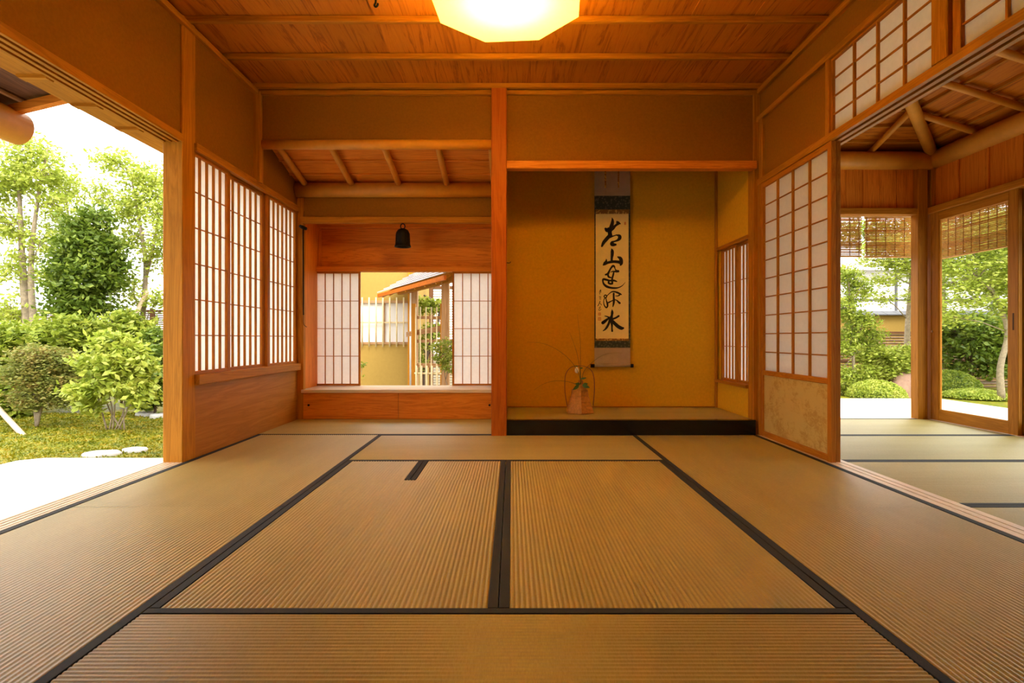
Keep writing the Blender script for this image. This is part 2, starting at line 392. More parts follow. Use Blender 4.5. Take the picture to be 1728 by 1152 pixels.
# window recess back left
wc = thing('wall_recess', 'wooden and plaster walls around the window recess', 'wall', kind='structure')
box('plaster_panel', -1.90, -.12, 5.195, 5.26, 1.83, 2.16, M['plaster'], wc, 0)
box('side_board', -2.0, -1.925, 5.21, 5.75, -.05, 1.95, wood('cedar', 'z'), wc, .002)
b1 = box('wooden_board', -1.93, -.12, 5.67, 5.74, 1.44, 1.97, wood('cedar', 'x'), wc, .002)
box('lower_panel', -2.0, -.12, 5.66, 5.74, -.3, .245, wood('cedar', 'x'), wc, .002)
box('top_board', -2.0, -.12, 5.2, 5.75, 1.90, 1.95, wood('cedar', 'x'), wc, .002)
trim('thin frame upright at the left of the recess board', -1.93, -1.90, 5.62, 5.68, 1.44, 1.9, wood('cedar', 'z'))
trim('thin frame strip across the top of the recess board', -1.93, -.12, 5.60, 5.68, 1.83, 1.9, wood('cedar', 'x'))
trim('head rail over the recess window screens', -1.95, -.12, 5.58, 5.68, 1.396, 1.443, wood('cedar', 'x'))
trim('pale lintel from which the bell hangs', -1.925, -.14, 5.165, 5.24, 1.79, 1.844)
trim('slim corner post at the left of the window recess', -1.965, -1.904, 5.185, 5.24, -.05, 2.04)
o = MB().tube([(-1.96, 5.17, 2.087), (-.12, 5.17, 2.087)], .066, 24).go('trim_%d' % (NT[0]+1), M['log'], smooth=True); NT[0] += 1
tag(o, 'thick peeled log beam at the foot of the sloping recess ceiling', 'beam', None, 'structure')
rc = thing('ceiling_recess', 'sloping boarded ceiling over the window recess with round rafters', 'ceiling', kind='structure')
def zc(y): return 2.182+.236*(5.1-y)
ys = [5.30, 5.02, 4.80, 4.60, 4.385]
for i in range(4):
    y0, y1 = ys[i+1], ys[i]+.02
    MB().add([(-2.0, y0, zc(y0)), (-.1, y0, zc(y0)), (-.1, y1, zc(y1)-.012), (-2.0, y1, zc(y1)-.012),
              (-2.0, y0, zc(y0)+.02), (-.1, y0, zc(y0)+.02), (-.1, y1, zc(y1)+.02), (-2.0, y1, zc(y1)+.02)],
             [(0, 3, 2, 1), (4, 5, 6, 7), (0, 1, 5, 4), (2, 3, 7, 6), (1, 2, 6, 5), (0, 4, 7, 3)]).go('ceiling_board', wood('cedar', 'x'), rc)
for y in ys[1:4]:
    MB().bbox(-1.97, -.12, y-.012, y+.012, zc(y)-.022, zc(y)+.004).go('batten', wood('cedar', 'x'), rc)
for x in (-1.869, -1.448, -1.023, -.59, -.165):
    MB().tube([(x, 5.13, zc(5.13)-.047), (x, 4.38, zc(4.38)-.047)], .026, 14).go('rafter', M['log'], rc, True)
# added unseen wall and roof slabs
wn = thing('bounce_wall_near', 'unseen plain plaster wall added behind the camera for bounced light', 'wall', kind='structure')  # added out of view so light bounces back into the room
box('plaster_panel', -2.06, 4.0, -1.6, -1.5, -.1, 3.1, M['plaster'], wn, 0)
leak_slabs = thing('roof', 'unseen dark slabs added over the two rooms to stop light leaks', 'roof', kind='structure')  # slabs out of view, added to keep sky light from leaking in
box('slab', -2.75, 2.0, -1.7, 5.9, 2.72, 2.78, M['roof'], leak_slabs, 0)
box('slab', -2.1, 2.0, 5.15, 6.3, 2.2, 2.25, M['roof'], leak_slabs, 0)
box('slab', 1.9, 4.6, -1.7, 5.9, 3.12, 3.17, M['roof'], leak_slabs, 0)
# veranda eave on the left, ends at Y = 3.02
ev = thing('eave', 'low boarded eave with rafters outside the left opening', 'eave', kind='structure')
def ze(x): return 2.05+.24*(x+2.25)
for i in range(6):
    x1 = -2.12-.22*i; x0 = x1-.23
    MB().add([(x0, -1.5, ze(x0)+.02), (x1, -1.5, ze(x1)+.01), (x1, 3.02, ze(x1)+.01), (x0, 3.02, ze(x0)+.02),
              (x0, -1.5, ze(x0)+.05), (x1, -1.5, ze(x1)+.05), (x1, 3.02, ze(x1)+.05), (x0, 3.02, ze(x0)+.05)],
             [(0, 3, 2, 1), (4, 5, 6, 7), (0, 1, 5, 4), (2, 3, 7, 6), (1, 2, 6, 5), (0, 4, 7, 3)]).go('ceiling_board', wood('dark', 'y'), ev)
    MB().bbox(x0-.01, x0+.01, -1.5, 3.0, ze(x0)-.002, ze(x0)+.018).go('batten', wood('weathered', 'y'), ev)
for k in range(8):
    y = 3.0-.45*k
    MB().add([(-3.45, y-.03, ze(-3.45)-.045), (-2.13, y-.03, ze(-2.13)-.045), (-2.13, y+.01, ze(-2.13)-.045), (-3.45, y+.01, ze(-3.45)-.045),
              (-3.45, y-.03, ze(-3.45)), (-2.13, y-.03, ze(-2.13)), (-2.13, y+.01, ze(-2.13)), (-3.45, y+.01, ze(-3.45))],
             [(0, 3, 2, 1), (4, 5, 6, 7), (0, 1, 5, 4), (2, 3, 7, 6), (1, 2, 6, 5), (0, 4, 7, 3)]).go('rafter', wood('cedar', 'x'), ev)
o = MB().tube([(-2.66, -1.5, 1.866), (-2.66, 3.06, 1.866)], .088, 28).go('purlin', M['log'], ev, True)
tag(o, 'thick peeled log carrying the eave')

# ------------------------------------------------------------------ annex room on the right
fa = thing('wall_annex_back', 'boarded wall band over the back opening of the side room', 'wall', kind='structure')
xs = [3.712-.157*k for k in range(12)]
for k in range(11):
    box('wall_board', xs[k+1]+.001, xs[k]-.001, 5.25+(k % 2)*.004, 5.29, 1.93, 2.30, wood('cedar', 'z'), fa, .003)
box('backing', 1.94, 3.95, 5.29, 5.33, 1.93, 3.1, M['plaster'], fa, 0)
for a_ in ((4.45, 5.25, -.05, .345), (4.45, 5.25, 1.545, 3.1), (5.06, 5.25, .345, 1.545)): box('plaster_panel', 1.951, 1.99, a_[0], a_[1], a_[2], a_[3], M['plaster'], fa, 0)
fb = thing('wall_annex_side', 'boarded wall band over the glass doors of the side room', 'wall', kind='structure')
for k in range(18):
    y1 = 5.23-.31*k
    box('wall_board', 3.872, 3.90, y1-.308, y1-.002, 1.93, 2.30, wood('cedar', 'z'), fb, .003)
    box('cover_strip', 3.86, 3.873, y1-.318, y1-.304, 1.93, 2.30, wood('cedar', 'z'), fb, .002)
box('backing', 3.90, 3.94, -1.5, 5.33, 1.93, 3.1, M['plaster'], fb, 0)
trim('lintel over the back opening of the side room', 1.98, 3.72, 5.20, 5.30, 1.872, 1.932)
trim('lintel over the glass doors of the side room', 3.80, 3.93, -1.5, 5.2, 1.872, 1.932)
trim('corner post between the back opening and the glass doors', 3.712, 3.80, 5.19, 5.29, -.05, 2.30)
trim('door jamb beside the corner post of the side room', 3.83, 3.93, 5.19, 5.29, -.05, 2.30)
trim('floor sill of the back opening of the side room', 1.98, 3.712, 5.225, 5.33, -.05, .0, wood('sill', 'x'))
trim('floor sill under the glass doors of the side room', 3.81, 3.93, -1.5, 5.19, -.05, .0, wood('sill', 'y'))
for nm, pts in (('thick peeled log beam at the back of the side room', [(1.96, 5.20, 2.364), (3.93, 5.20, 2.364)]),
                ('thick peeled log beam over the glass doors', [(3.86, 5.28, 2.366), (3.86, -1.5, 2.366)])):
    NT[0] += 1; tag(MB().tube(pts, .081, 28).go('trim_%d' % NT[0], M['log'], smooth=True), nm, 'beam', None, 'structure')
ca = thing('ceiling_annex', 'hipped boarded ceiling of the side room with round rafters', 'ceiling', kind='structure')
X1, Y1, Z1, SL = 3.95, 5.30, 2.455, .31
def quadslab(m, a, b_, c_, d, th=.02):
    m.add([a, b_, c_, d]+[(q[0], q[1], q[2]+th) for q in (a, b_, c_, d)], [(0, 1, 2, 3), (7, 6, 5, 4), (0, 4, 5, 1), (1, 5, 6, 2), (2, 6, 7, 3), (3, 7, 4, 0)])
for k in range(10):
    t0, t1 = .2*k, .2*(k+1)+.012
    z0, z1 = Z1+SL*t0, Z1+SL*t1
    m = MB(); quadslab(m, (X1-t0, -1.5, z0), (X1-t0, Y1-t0, z0), (X1-t1, Y1-t1, z1-.008), (X1-t1, -1.5, z1-.008)); m.go('ceiling_board', wood('ceiling', 'y'), ca)
    m = MB(); quadslab(m, (X1-t0, Y1-t0, z0), (1.96, Y1-t0, z0), (1.96, Y1-t1, z1-.008), (X1-t1, Y1-t1, z1-.008)); m.go('ceiling_board', wood('ceiling', 'x'), ca)
    if k:
        MB().bbox(X1-t0-.011, X1-t0+.011, -1.5, Y1-t0, z0-.024, z0-.002).go('batten', wood('hinoki', 'y'), ca)
        MB().bbox(1.97, X1-t0, Y1-t0-.011, Y1-t0+.011, z0-.024, z0-.002).go('batten', wood('hinoki', 'x'), ca)
def za(t, r): return Z1+SL*t-.024-r
for y in [4.69-.47*k for k in range(13)]:
    t_end = min(Y1-y, X1-1.97)
    MB().tube([(X1-.12, y, za(.12, .027)), (X1-t_end, y, za(t_end, .027))], .027, 14).go('rafter', M['log'], ca, True)
for x in (3.275, 2.8, 2.33):
    t_end = X1-x
    MB().tube([(x, Y1-.1, za(.1, .025)), (x, Y1-t_end, za(t_end, .025))], .025, 14).go('rafter', M['log'], ca, True)
h = MB().tube([(X1-.1, Y1-.1, za(.1, .05)), (X1-1.95, Y1-1.95, za(1.95, .05))], .047, 16).go('hip_rafter', M['log'], ca, True)

# ------------------------------------------------------------------ tatami
def ribbed(name, along, a0, a1, b0, b1, top, parent):
    """straw face: ribs run along axis 'along'; a = range along, b = range across"""
    n = max(2, round((b1-b0)/.0152)); v = []; f = []; k = 4
    for i in range(n*k+1):
        b_ = b0+(b1-b0)*i/(n*k); ph = (i % k)/k; z = top-.0029*(1-abs(math.sin(math.pi*ph))**.6)
        for a in (a0, a1): v.append((a, b_, z) if along == 'x' else (b_, a, z))
    for i in range(n*k):
        q = (2*i, 2*i+1, 2*i+3, 2*i+2); f.append(q if along == 'x' else q[::-1])
    return obj(name, v, f, M['tatami_'+along], parent, True)
HW = .029
def tatami(label, x0, x1, y0, y1, along, z=0, group='main room tatami mats', borders=(1, 1), hw=HW):
    t = thing('tatami_mat', label, 'tatami mat', ((x0+x1)/2, (y0+y1)/2, z-.05), group)
    g = .0016; x0 += g; x1 -= g; y0 += g; y1 -= g
    box('mat_core', x0, x1, y0, y1, z-.05, z-.0042, M['tatami_'+along], t, 0)
    if along == 'y':
        bx0, bx1 = x0+hw*borders[0], x1-hw*borders[1]
        ribbed('straw_face', 'y', y0, y1, bx0, bx1, z, t)
        if borders[0]: MB().bbox(x0, bx0, y0, y1, z-.006, z+.0012, .0012).go('cloth_border', M['heri'], t)
        if borders[1]: MB().bbox(bx1, x1, y0, y1, z-.006, z+.0012, .0012).go('cloth_border', M['heri'], t)
    else:
        by0, by1 = y0+hw*borders[0], y1-hw*borders[1]
        ribbed('straw_face', 'x', x0, x1, by0, by1, z, t)
        if borders[0]: MB().bbox(x0, x1, y0, by0, z-.006, z+.0012, .0012).go('cloth_border', M['heri'], t)
        if borders[1]: MB().bbox(x0, x1, by1, y1, z-.006, z+.0012, .0012).go('cloth_border', M['heri'], t)
    return t
JL, JC, JR, JA, JB = -.992, -.0375, .9175, 3.415, 1.551
tatami('tatami mat laid crosswise along the foot of the main pillar', JL, JR, JA, 4.348, 'x')
tatami('tatami mat laid crosswise nearest the camera', JL, JR, .596, JB, 'x')
tatami('large centre tatami mat right of the middle border, without insert', JC, JR, JB, JA, 'y')
tatami('tatami mat at the far left under the lattice windows', XL+.003, JL, 2.484, 4.348, 'y')
tatami('tatami mat at the near left beside the garden opening', XL+.003, JL, .596, 2.484, 'y')
tatami('tatami mat at the far right beside the lattice screen and black step', JR, XR, 2.484, 4.326, 'y')
tatami('tatami mat at the near right beside the floor track', JR, XR, .596, 2.484, 'y')
# centre left mat with the notch of the hearth insert
HX, HY = -.531, 2.958
t = thing('tatami_mat', 'centre left tatami mat notched around the small square insert', 'tatami mat', (-.51, 2.48, -.05), 'main room tatami mats')
MB().box(JL+.001, JC-.001, JB+.001, HY-.001, -.05, -.0042).box(HX+.001, JC-.001, HY-.001, JA-.001, -.05, -.0042).go('mat_core', M['tatami_y'], t)
ribbed('straw_face', 'y', JB+.001, HY-.001, JL+HW, JC-HW, 0, t)
ribbed('straw_face', 'y', HY-.001, JA-.001, HX+HW, JC-HW, 0, t)
for a in ((JL+.001, JL+HW, JB+.001, HY-.001), (JC-HW, JC-.001, JB+.001, JA-.001), (HX+.001, HX+HW, HY, JA-.001)):
    MB().bbox(*a, -.006, .0012, .0012).go('cloth_border', M['heri'], t)
tatami('small square hearth tatami insert at the far left corner of the centre mat', JL, HX, HY, JA, 'y')
tatami('narrow tatami mat in front of the window recess', -1.955, -.158, 4.352, 5.185, 'x', 0, 'main room tatami mats', (1, 0), .02)
tatami('tatami floor of the raised tokonoma under the scroll', -.04, 1.848, 4.396, 5.13, 'x', .115, 'main room tatami mats', (0, 0))
for i, lb in enumerate(['side room tatami mat nearest the back opening', 'second side room tatami mat from the back opening', 'third side room tatami mat from the back opening', 'fourth side room tatami mat, cut off by the right edge of the photo']):
    ya = [5.222, 4.327, 3.42, 2.51, 1.60][i]; yb = [5.222, 4.327, 3.42, 2.51, 1.60][i+1]
    tatami(lb, 1.998, 3.81, yb, ya, 'x', 0, 'side room tatami mats')

# ------------------------------------------------------------------ shoji screens
def shoji(name, label, plane, face, dirn, a0, a1, z0, z1, nc, nr, sw=.03, rt=.03, rb=.03, th=.028, vb=.010, hb=.006, vd=.014, hd=.010, koshi=0, group=None, cat='sliding screen', extra_parent=None):
    """plane 'x': face at X=face spanning Y a0..a1; depth grows along dirn away from the room"""
    loc = (face, (a0+a1)/2, z0) if plane == 'x' else ((a0+a1)/2, face, z0)
    t = thing(name, label, cat, loc, group)
    def bx(nm, u0, u1, d0, d1, w0, w1, mat, c=.0015):
        q0, q1 = sorted((face+dirn*d0, face+dirn*d1))
        if plane == 'x': return box(nm, q0, q1, u0, u1, w0, w1, mat, t, c)
        return box(nm, u0, u1, q0, q1, w0, w1, mat, t, c)
    ax = 'y' if plane == 'x' else 'x'
    wz, wh = wood('lattice', 'z'), wood('lattice', ax)
    bx('stile', a0, a0+sw, 0, th, z0, z1, wz); bx('stile', a1-sw, a1, 0, th, z0, z1, wz)
    bx('top_rail', a0+sw, a1-sw, .001, th-.001, z1-rt, z1, wh); bx('bottom_rail', a0+sw, a1-sw, .001, th-.001, z0, z0+rb, wh)
    zb = z0+rb
    if koshi:
        bx('middle_rail', a0+sw, a1-sw, .001, th-.001, z0+koshi, z0+koshi+.035, wh)
        o = bx('lower_panel', a0+sw-.004, a1-sw+.004, .010, .018, zb-.004, z0+koshi+.004, M['karakami'], 0)
        o['label'] = 'gold leaf-patterned paper panel'
        zb = z0+koshi+.035
    zt = z1-rt; u0, u1 = a0+sw, a1-sw
    bx('paper', u0-.004, u1+.004, .019, .0205, zb-.004, zt+.004, M['paper'], 0)
    for i in range(1, nc):
        u = u0+(u1-u0)*i/nc; bx('lattice_bar', u-vb/2, u+vb/2, .0185-vd, .0185, zb, zt, wz)
    for j in range(1, nr):
        z = zb+(zt-zb)*j/nr; bx('lattice_bar', u0, u1, .0185-hd, .0187, z-hb/2, z+hb/2, wh)
    return t
g = 'lattice screens of the left wall windows'
shoji('shoji_screen', 'left wall lattice screen nearest the pillar', 'x', -1.965, -1, 3.385, 3.965, .512, 1.893, 6, 6, .04, .02, .02, .026, .012, .007, .016, .01, group=g)
shoji('shoji_screen', 'middle lattice screen of the three on the left wall', 'x', -1.997, -1, 3.93, 4.60, .512, 1.893, 6, 6, .06, .02, .02, .026, .012, .007, .016, .01, group=g)
shoji('shoji_screen', 'left wall lattice screen nearest the window recess', 'x', -1.965, -1, 4.57, 5.195, .512, 1.893, 6, 6, .045, .02, .02, .026, .012, .007, .016, .01, group=g)
g = 'lattice screens of the recess window'
shoji('shoji_screen', 'small lattice screen at the left of the recess window', 'y', 5.60, 1, -1.945, -1.497, .271, 1.396, 5, 4, .018, .018, .018, .024, .008, .006, .014, .01, group=g)
shoji('shoji_screen', 'small lattice screen at the right of the recess window beside the main pillar', 'y', 5.60, 1, -.59, -.135, .271, 1.396, 5, 4, .018, .018, .018, .024, .008, .006, .014, .01, group=g)
g = 'lattice screens of the tokonoma side window'
shoji('shoji_screen', 'far lattice screen of the tokonoma side window', 'x', 1.862, 1, 4.72, 5.06, .372, 1.52, 4, 4, .03, .02, .02, .022, .010, .006, .014, .01, group=g)
shoji('shoji_screen', 'near lattice screen of the tokonoma side window', 'x', 1.885, 1, 4.42, 4.75, .372, 1.52, 4, 4, .03, .02, .02, .022, .010, .006, .014, .01, group=g)
g = 'large lattice screens of the right wall'
shoji('shoji_screen', 'large lattice screen with gold patterned lower panel on the right', 'x', 1.888, 1, 3.361, 4.315, .002, 1.906, 4, 10, .042, .035, .04, .03, .014, .008, .016, .010, koshi=.46, group=g)
shoji('shoji_screen', 'large lattice screen stacked behind the front one on the right', 'x', 1.925, 1, 3.372, 4.32, .002, 1.906, 4, 10, .042, .035, .04, .026, .014, .008, .014, .010, koshi=.46, group=g)
g = 'lattice transoms of the right wall'
shoji('transom_screen', 'lattice transom between plaster panel and square post', 'x', 1.895, 1, 2.54, 3.375, 1.95, 2.392, 4, 4, .012, .012, .006, .026, .012, .008, .016, .012, group=g, cat='transom')
shoji('transom_screen', 'lattice transom right of the square post, cut by the photo edge', 'x', 1.895, 1, 1.48, 2.445, 1.95, 2.392, 4, 4, .045, .012, .006, .026, .012, .008, .016, .012, group=g, cat='transom')

# ------------------------------------------------------------------ recess bench
t = thing('window_bench', 'low reddish wooden bench box under the recess window', 'bench', (-1.03, 5.4, 0))
box('front_board', -1.925, -1.04, 5.187, 5.205, 0, .24, wood('cedar', 'x'), t); box('front_board', -1.037, -.16, 5.187, 5.205, 0, .24, wood('cedar', 'x'), t)
box('bench_top', -1.92, -.155, 5.17, 5.66, .241, .269, wood('sill', 'x'), t, .003)
for x in (-1.86, -.20): MB().lathe([(0, 0), (.010, 0), (.010, .006), (0, .006)], (x, 0, 0), 12)
for x in (-1.856, -.205):
    MB().tube([(x, 5.187, .128), (x, 5.180, .128)], .010, 14).go('knob', M['iron'], t)

# ------------------------------------------------------------------ bell and mallet
bx_, by_, bz = -1.0, 5.20, 1.572
t = thing('hanging_bell', 'black iron bell hanging under the recess lintel', 'bell', (bx_, by_, bz))
prof = [(.060, .012), (.068, .0), (.074, 0), (.074, .012), (.068, .022), (.065, .05), (.063, .10), (.060, .13), (.050, .152), (.034, .165), (.012, .172), (0, .173)]
MB().lathe(prof, (bx_, by_, bz), 32).go('bell_body', M['iron'], t, True)
MB().lathe([(.066, .030), (.069, .033), (.066, .036)], (bx_, by_, bz), 32).go('rib', M['iron'], t, True)
for a in range(8):
    th = a*math.pi/4; MB().tube([(bx_+.0665*math.cos(th), by_+.0665*math.sin(th), bz+.04), (bx_+.0625*math.cos(th), by_+.0625*math.sin(th), bz+.125)], .002, 5).go('rib', M['iron'], t)
MB().tube([(bx_+.020*math.cos(a), by_, bz+.190+.024*math.sin(a)) for a in [i*math.pi/10-math.pi/2 for i in range(21)]], .005, 8).go('hanging_loop', M['iron'], t, True)
MB().tube([(bx_, by_, 1.79), (bx_, by_, bz+.211)], .003, 6).go('hook', M['iron'], t)
t = thing('bell_mallet', 'long thin dark mallet hanging on the recess corner post', 'mallet', (-1.895, 5.15, .85))
MB().tube([(-1.925, 5.155, 1.756), (-1.895, 5.150, 1.742), (-1.862, 5.145, 1.728)], [.014, .017, .014], 14).go('mallet_head', M['iron'], t, True)
MB().tube([(-1.895, 5.155, 1.742), (-1.893, 5.155, .95)], .0065, 8).go('handle', M['iron'], t, True)
MB().tube(spline([(-1.893, 5.155, .95), (-1.893, 5.153, .89), (-1.885, 5.150, .86), (-1.868, 5.148, .845), (-1.858, 5.148, .84)], 4), .003, 6).go('cord', M['string'], t, True)
MB().tube([(-1.895, 5.185, 1.73), (-1.895, 5.15, 1.725), (-1.895, 5.13, 1.735)], .003, 6).go('peg', M['iron'], t)

# ------------------------------------------------------------------ lamp
LXc, LYc, LZ, LR = -.028, 2.82, 2.40, .392
t = thing('ceiling_lamp', 'glowing octagonal white paper lamp hanging from the ceiling', 'lamp', (LXc, LYc, LZ))
ph = R(22.5-4.5)
op = lambda r, z: [(LXc+r*math.cos(ph+i*math.pi/4), LYc+r*math.sin(ph+i*math.pi/4), z) for i in range(8)]
o = obj('paper_panel', op(LR, LZ)+op(LR, LZ+.002), [tuple(range(7, -1, -1)), tuple(range(8, 16))]+[(i, (i+1) % 8, 8+(i+1) % 8, 8+i) for i in range(8)], M['lamp_paper'], t)
a_, b_ = op(LR, LZ+.003), op(LR*.94, LZ+.12)
obj('side_paper', a_+b_, [(i, (i+1) % 8, 8+(i+1) % 8, 8+i) for i in range(8)], M['lamp_paper'], t)
a_ = op(LR*.95, LZ+.12); b_ = op(LR*.95, LZ+.132)
obj('top_board', a_+b_, [tuple(range(7, -1, -1)), tuple(range(8, 16))]+[(i, (i+1) % 8, 8+(i+1) % 8, 8+i) for i in range(8)], wood('hinoki', 'x'), t)
MB().tube([(LXc, LYc, LZ+.13), (LXc, LYc, 2.67)], .02, 12).go('suspension_stem', wood('hinoki', 'z'), t, True)
ll = bpy.data.lights.new('lamp_bulb', 'POINT'); ll.energy = 97; ll.color = (1, .63, .12); ll.shadow_soft_size = .05
lo = bpy.data.objects.new('lamp_bulb', ll); C.objects.link(lo); lo.parent = t; lo.location = (0, 0, .075)
t = thing('ceiling_hook', 'small black iron hook in the ceiling left of the lamp', 'hook', (-.768, 3.2, 2.66))
MB().tube(spline([(-.768, 3.2, 2.67), (-.768, 3.2, 2.63), (-.775, 3.2, 2.612), (-.768, 3.2, 2.603), (-.758, 3.2, 2.61), (-.755, 3.2, 2.622)], 5), .006, 8).go('hook_iron', M['iron'], t, True)
MB().tube([(-.768, 3.2, 2.668), (-.768, 3.2, 2.664)], .018, 12).go('mount_plate', M['iron'], t, True)

# ------------------------------------------------------------------ scroll
YS = 5.105; sp = YS/F
def SP(px, py, y=YS): return ((px-CX)*sp, y, CH+(CY-py)*sp)
t = thing('hanging_scroll', 'hanging calligraphy scroll with five black brushed characters in the tokonoma', 'scroll', (.9, 5.115, .49))
def strip(nm, x0, x1, y0, y1, mat, d=0, th=.0015):
    a = SP(x0, y1); b = SP(x1, y0); return box(nm, a[0], b[0], YS-d-th, YS-d, a[2], b[2], mat, t, 0)
strip('silk_backing', 1003, 1063.5, 225, 615, M['scroll_silk'], 0, .003)
strip('upper_brocade', 1003, 1063.5, 330.5, 353.5, M['brocade_green'], .003)
strip('side_brocade', 1003, 1063.5, 353.5, 574.5, M['brocade_green'], .003)
strip('gold_band', 1004.8, 1061.5, 353.5, 361, M['brocade_gold'], .0045)
strip('gold_band', 1004.8, 1061.5, 571, 575, M['brocade_gold'], .0045)
strip('lower_brocade', 1003, 1063.5, 575, 586.5, M['brocade_green'], .0045)
strip('paper_sheet', 1005, 1060.5, 361, 571, M['scroll_paper'], .0045)
for x in (1021.5, 1043.5):
    strip('hanging_ribbon', x-1.2, x+1.2, 225, 317, M['brocade_gold'], .005)
    a = SP(x, 318); MB().tube([(a[0], YS-.008, a[2]), (a[0]-.003, YS-.009, a[2]-.02), (a[0]+.003, YS-.009, a[2]-.05)], [.004, .006, .005], 6).go('tassel', M['scroll_silk'], t)
a, b = SP(1003, 616), SP(1063.5, 616)
MB().tube([(a[0], YS-.006, a[2]), (b[0], YS-.006, b[2])], .015, 18).go('roller', M['scroll_silk'], t, True)
for x0, x1 in ((996.5, 1003), (1063.5, 1068.5)):
    a, b = SP(x0, 617), SP(x1, 617); MB().tube([(a[0], YS-.006, a[2]), (b[0], YS-.006, b[2])], .0165, 18).go('roller_knob', M['lacquer'], t, True)
a, b = SP(1003, 225), SP(1063.5, 225); MB().tube([(a[0], YS, a[2]), (b[0], YS, b[2])], .008, 10).go('top_rod', wood('cedar', 'x'), t, True)
c_ = SP(1033, 205); MB().tube([(a[0]+.05, YS, a[2]), (c_[0], 5.12, c_[2]), (b[0]-.05, YS, b[2])], .002, 6).go('cord', M['string'], t)
def brush(nm, chars, mat, y):
    mb = MB()
    for oy, strokes in chars:
        for st in strokes:
            pts = spline([(995+x/15.36, oy+q/15.36, w_/15.36/2) for x, q, w_ in st], 6)
            y -= .00002
            n = len(pts); L = []; Rr = []
            for i, (x, q, w_) in enumerate(pts):
                d = pts[min(i+1, n-1)][:2]-pts[max(i-1, 0)][:2]; d = d/(np.linalg.norm(d)+1e-9)
                w_ = max(w_, .25)
                L.append(SP(x-d[1]*w_, q+d[0]*w_, y)); Rr.append(SP(x+d[1]*w_, q-d[0]*w_, y))
            mb.add(L+Rr, [(i, i+1, n+i+1, n+i) for i in range(n-1)])
            for e in (0, -1):
                x, q, w_ = pts[e]; w_ = max(w_, .25)
                mb.add([SP(x+w_*math.cos(k*math.pi/5), q+w_*math.sin(k*math.pi/5), y) for k in range(10)], [tuple(range(10))])
    return mb.go(nm, mat, t)
c1 = [[(577, 270, 15), (592, 340, 65), (580, 430, 90), (548, 540, 105), (520, 640, 100), (530, 720, 110)],
      [(410, 555, 60), (450, 585, 115), (530, 575, 130)],
      [(700, 360, 25), (725, 395, 85), (790, 425, 30)], [(745, 415, 70), (665, 475, 60), (600, 540, 85), (550, 600, 60)],
      [(520, 730, 100), (440, 815, 95), (365, 905, 85), (315, 1005, 50)],
      [(520, 765, 70), (620, 740, 30), (700, 718, 35), (770, 745, 85), (772, 800, 90), (725, 850, 60), (645, 880, 40), (580, 905, 65), (575, 950, 100), (620, 965, 85), (670, 965, 55)]]
c2 = [[(565, 70, 15), (582, 130, 75), (582, 220, 80), (570, 320, 60), (570, 390, 60)],
      [(430, 340, 15), (425, 400, 55), (390, 460, 85), (352, 493, 35)],
      [(395, 460, 75), (480, 430, 65), (600, 408, 70), (720, 412, 75), (800, 430, 90)],
      [(728, 285, 35), (790, 320, 85), (815, 380, 90), (818, 450, 80), (800, 490, 50)]]
c3 = [[(645, 575, 20), (638, 535, 45), (600, 520, 58), (552, 570, 45), (512, 640, 45), (470, 720, 60), (410, 745, 45)],
      [(650, 560, 20), (665, 610, 28), (700, 650, 55), (735, 655, 65)], [(540, 680, 15), (600, 660, 30), (700, 665, 50)],
      [(620, 690, 40), (605, 760, 45), (585, 830, 45), (580, 900, 50), (590, 980, 38)],
      [(470, 740, 50), (490, 800, 48), (550, 820, 35)],
      [(700, 920, 28), (620, 895, 50), (520, 898, 45), (440, 878, 55), (355, 862, 55), (342, 920, 42), (370, 990, 52), (440, 1050, 62), (540, 1082, 52), (640, 1090, 48), (740, 1080, 32), (840, 1030, 20), (920, 940, 8)],
      [(490, 920, 45), (492, 960, 50), (555, 982, 50), (592, 940, 40)]]
c4 = [[(370, 305, 28), (400, 272, 28), (438, 292, 32), (430, 330, 28), (395, 343, 28), (370, 310, 28)],
      [(392, 350, 25), (366, 400, 20), (364, 490, 24), (390, 560, 30), (430, 598, 38), (460, 560, 42), (456, 490, 48), (432, 420, 30), (420, 355, 25)],
      [(450, 290, 18), (510, 232, 22), (580, 187, 32), (660, 190, 38), (740, 220, 48), (820, 260, 28)],
      [(790, 240, 38), (772, 270, 38), (730, 295, 28), (660, 295, 16)],
      [(620, 235, 48), (620, 320, 48), (625, 400, 58), (620, 480, 52), (600, 570, 28)],
      [(490, 465, 42), (560, 430, 28), (640, 395, 24), (700, 410, 30), (740, 450, 46), (775, 480, 56)]]
c5 = [[(577, 650, 15), (582, 720, 65), (572, 800, 60), (552, 880, 95), (565, 960, 75), (575, 1050, 52), (575, 1130, 40), (582, 1205, 50)],
      [(390, 815, 20), (450, 830, 30), (520, 865, 50)], [(340, 990, 85), (400, 945, 75), (470, 890, 50), (540, 865, 40)],
      [(525, 900, 60), (500, 990, 60), (452, 1090, 58), (400, 1160, 42), (344, 1200, 18)],
      [(600, 890, 48), (680, 860, 48), (750, 815, 50)], [(590, 950, 80), (660, 1020, 88), (740, 1090, 92), (820, 1130, 88), (865, 1128, 55)]]
sg = [[(280, 140, 18), (255, 190, 14), (262, 250, 14)], [(288, 150, 14), (284, 205, 16)], [(245, 312, 14), (290, 322, 14)], [(252, 345, 12), (292, 352, 14)], [(255, 375, 14), (290, 385, 12)],
      [(268, 430, 18), (242, 500, 18), (210, 555, 18)], [(270, 480, 12), (302, 530, 18)], [(232, 600, 12), (272, 600, 12), (232, 650, 14), (255, 672, 12), (292, 640, 14)], [(262, 560, 12), (280, 585, 12)]]
brush('brush_writing', [(350, c1), (415, c2), (415, c3), (480, c4), (480, c5), (480, sg)], M['ink'], YS-.0062)
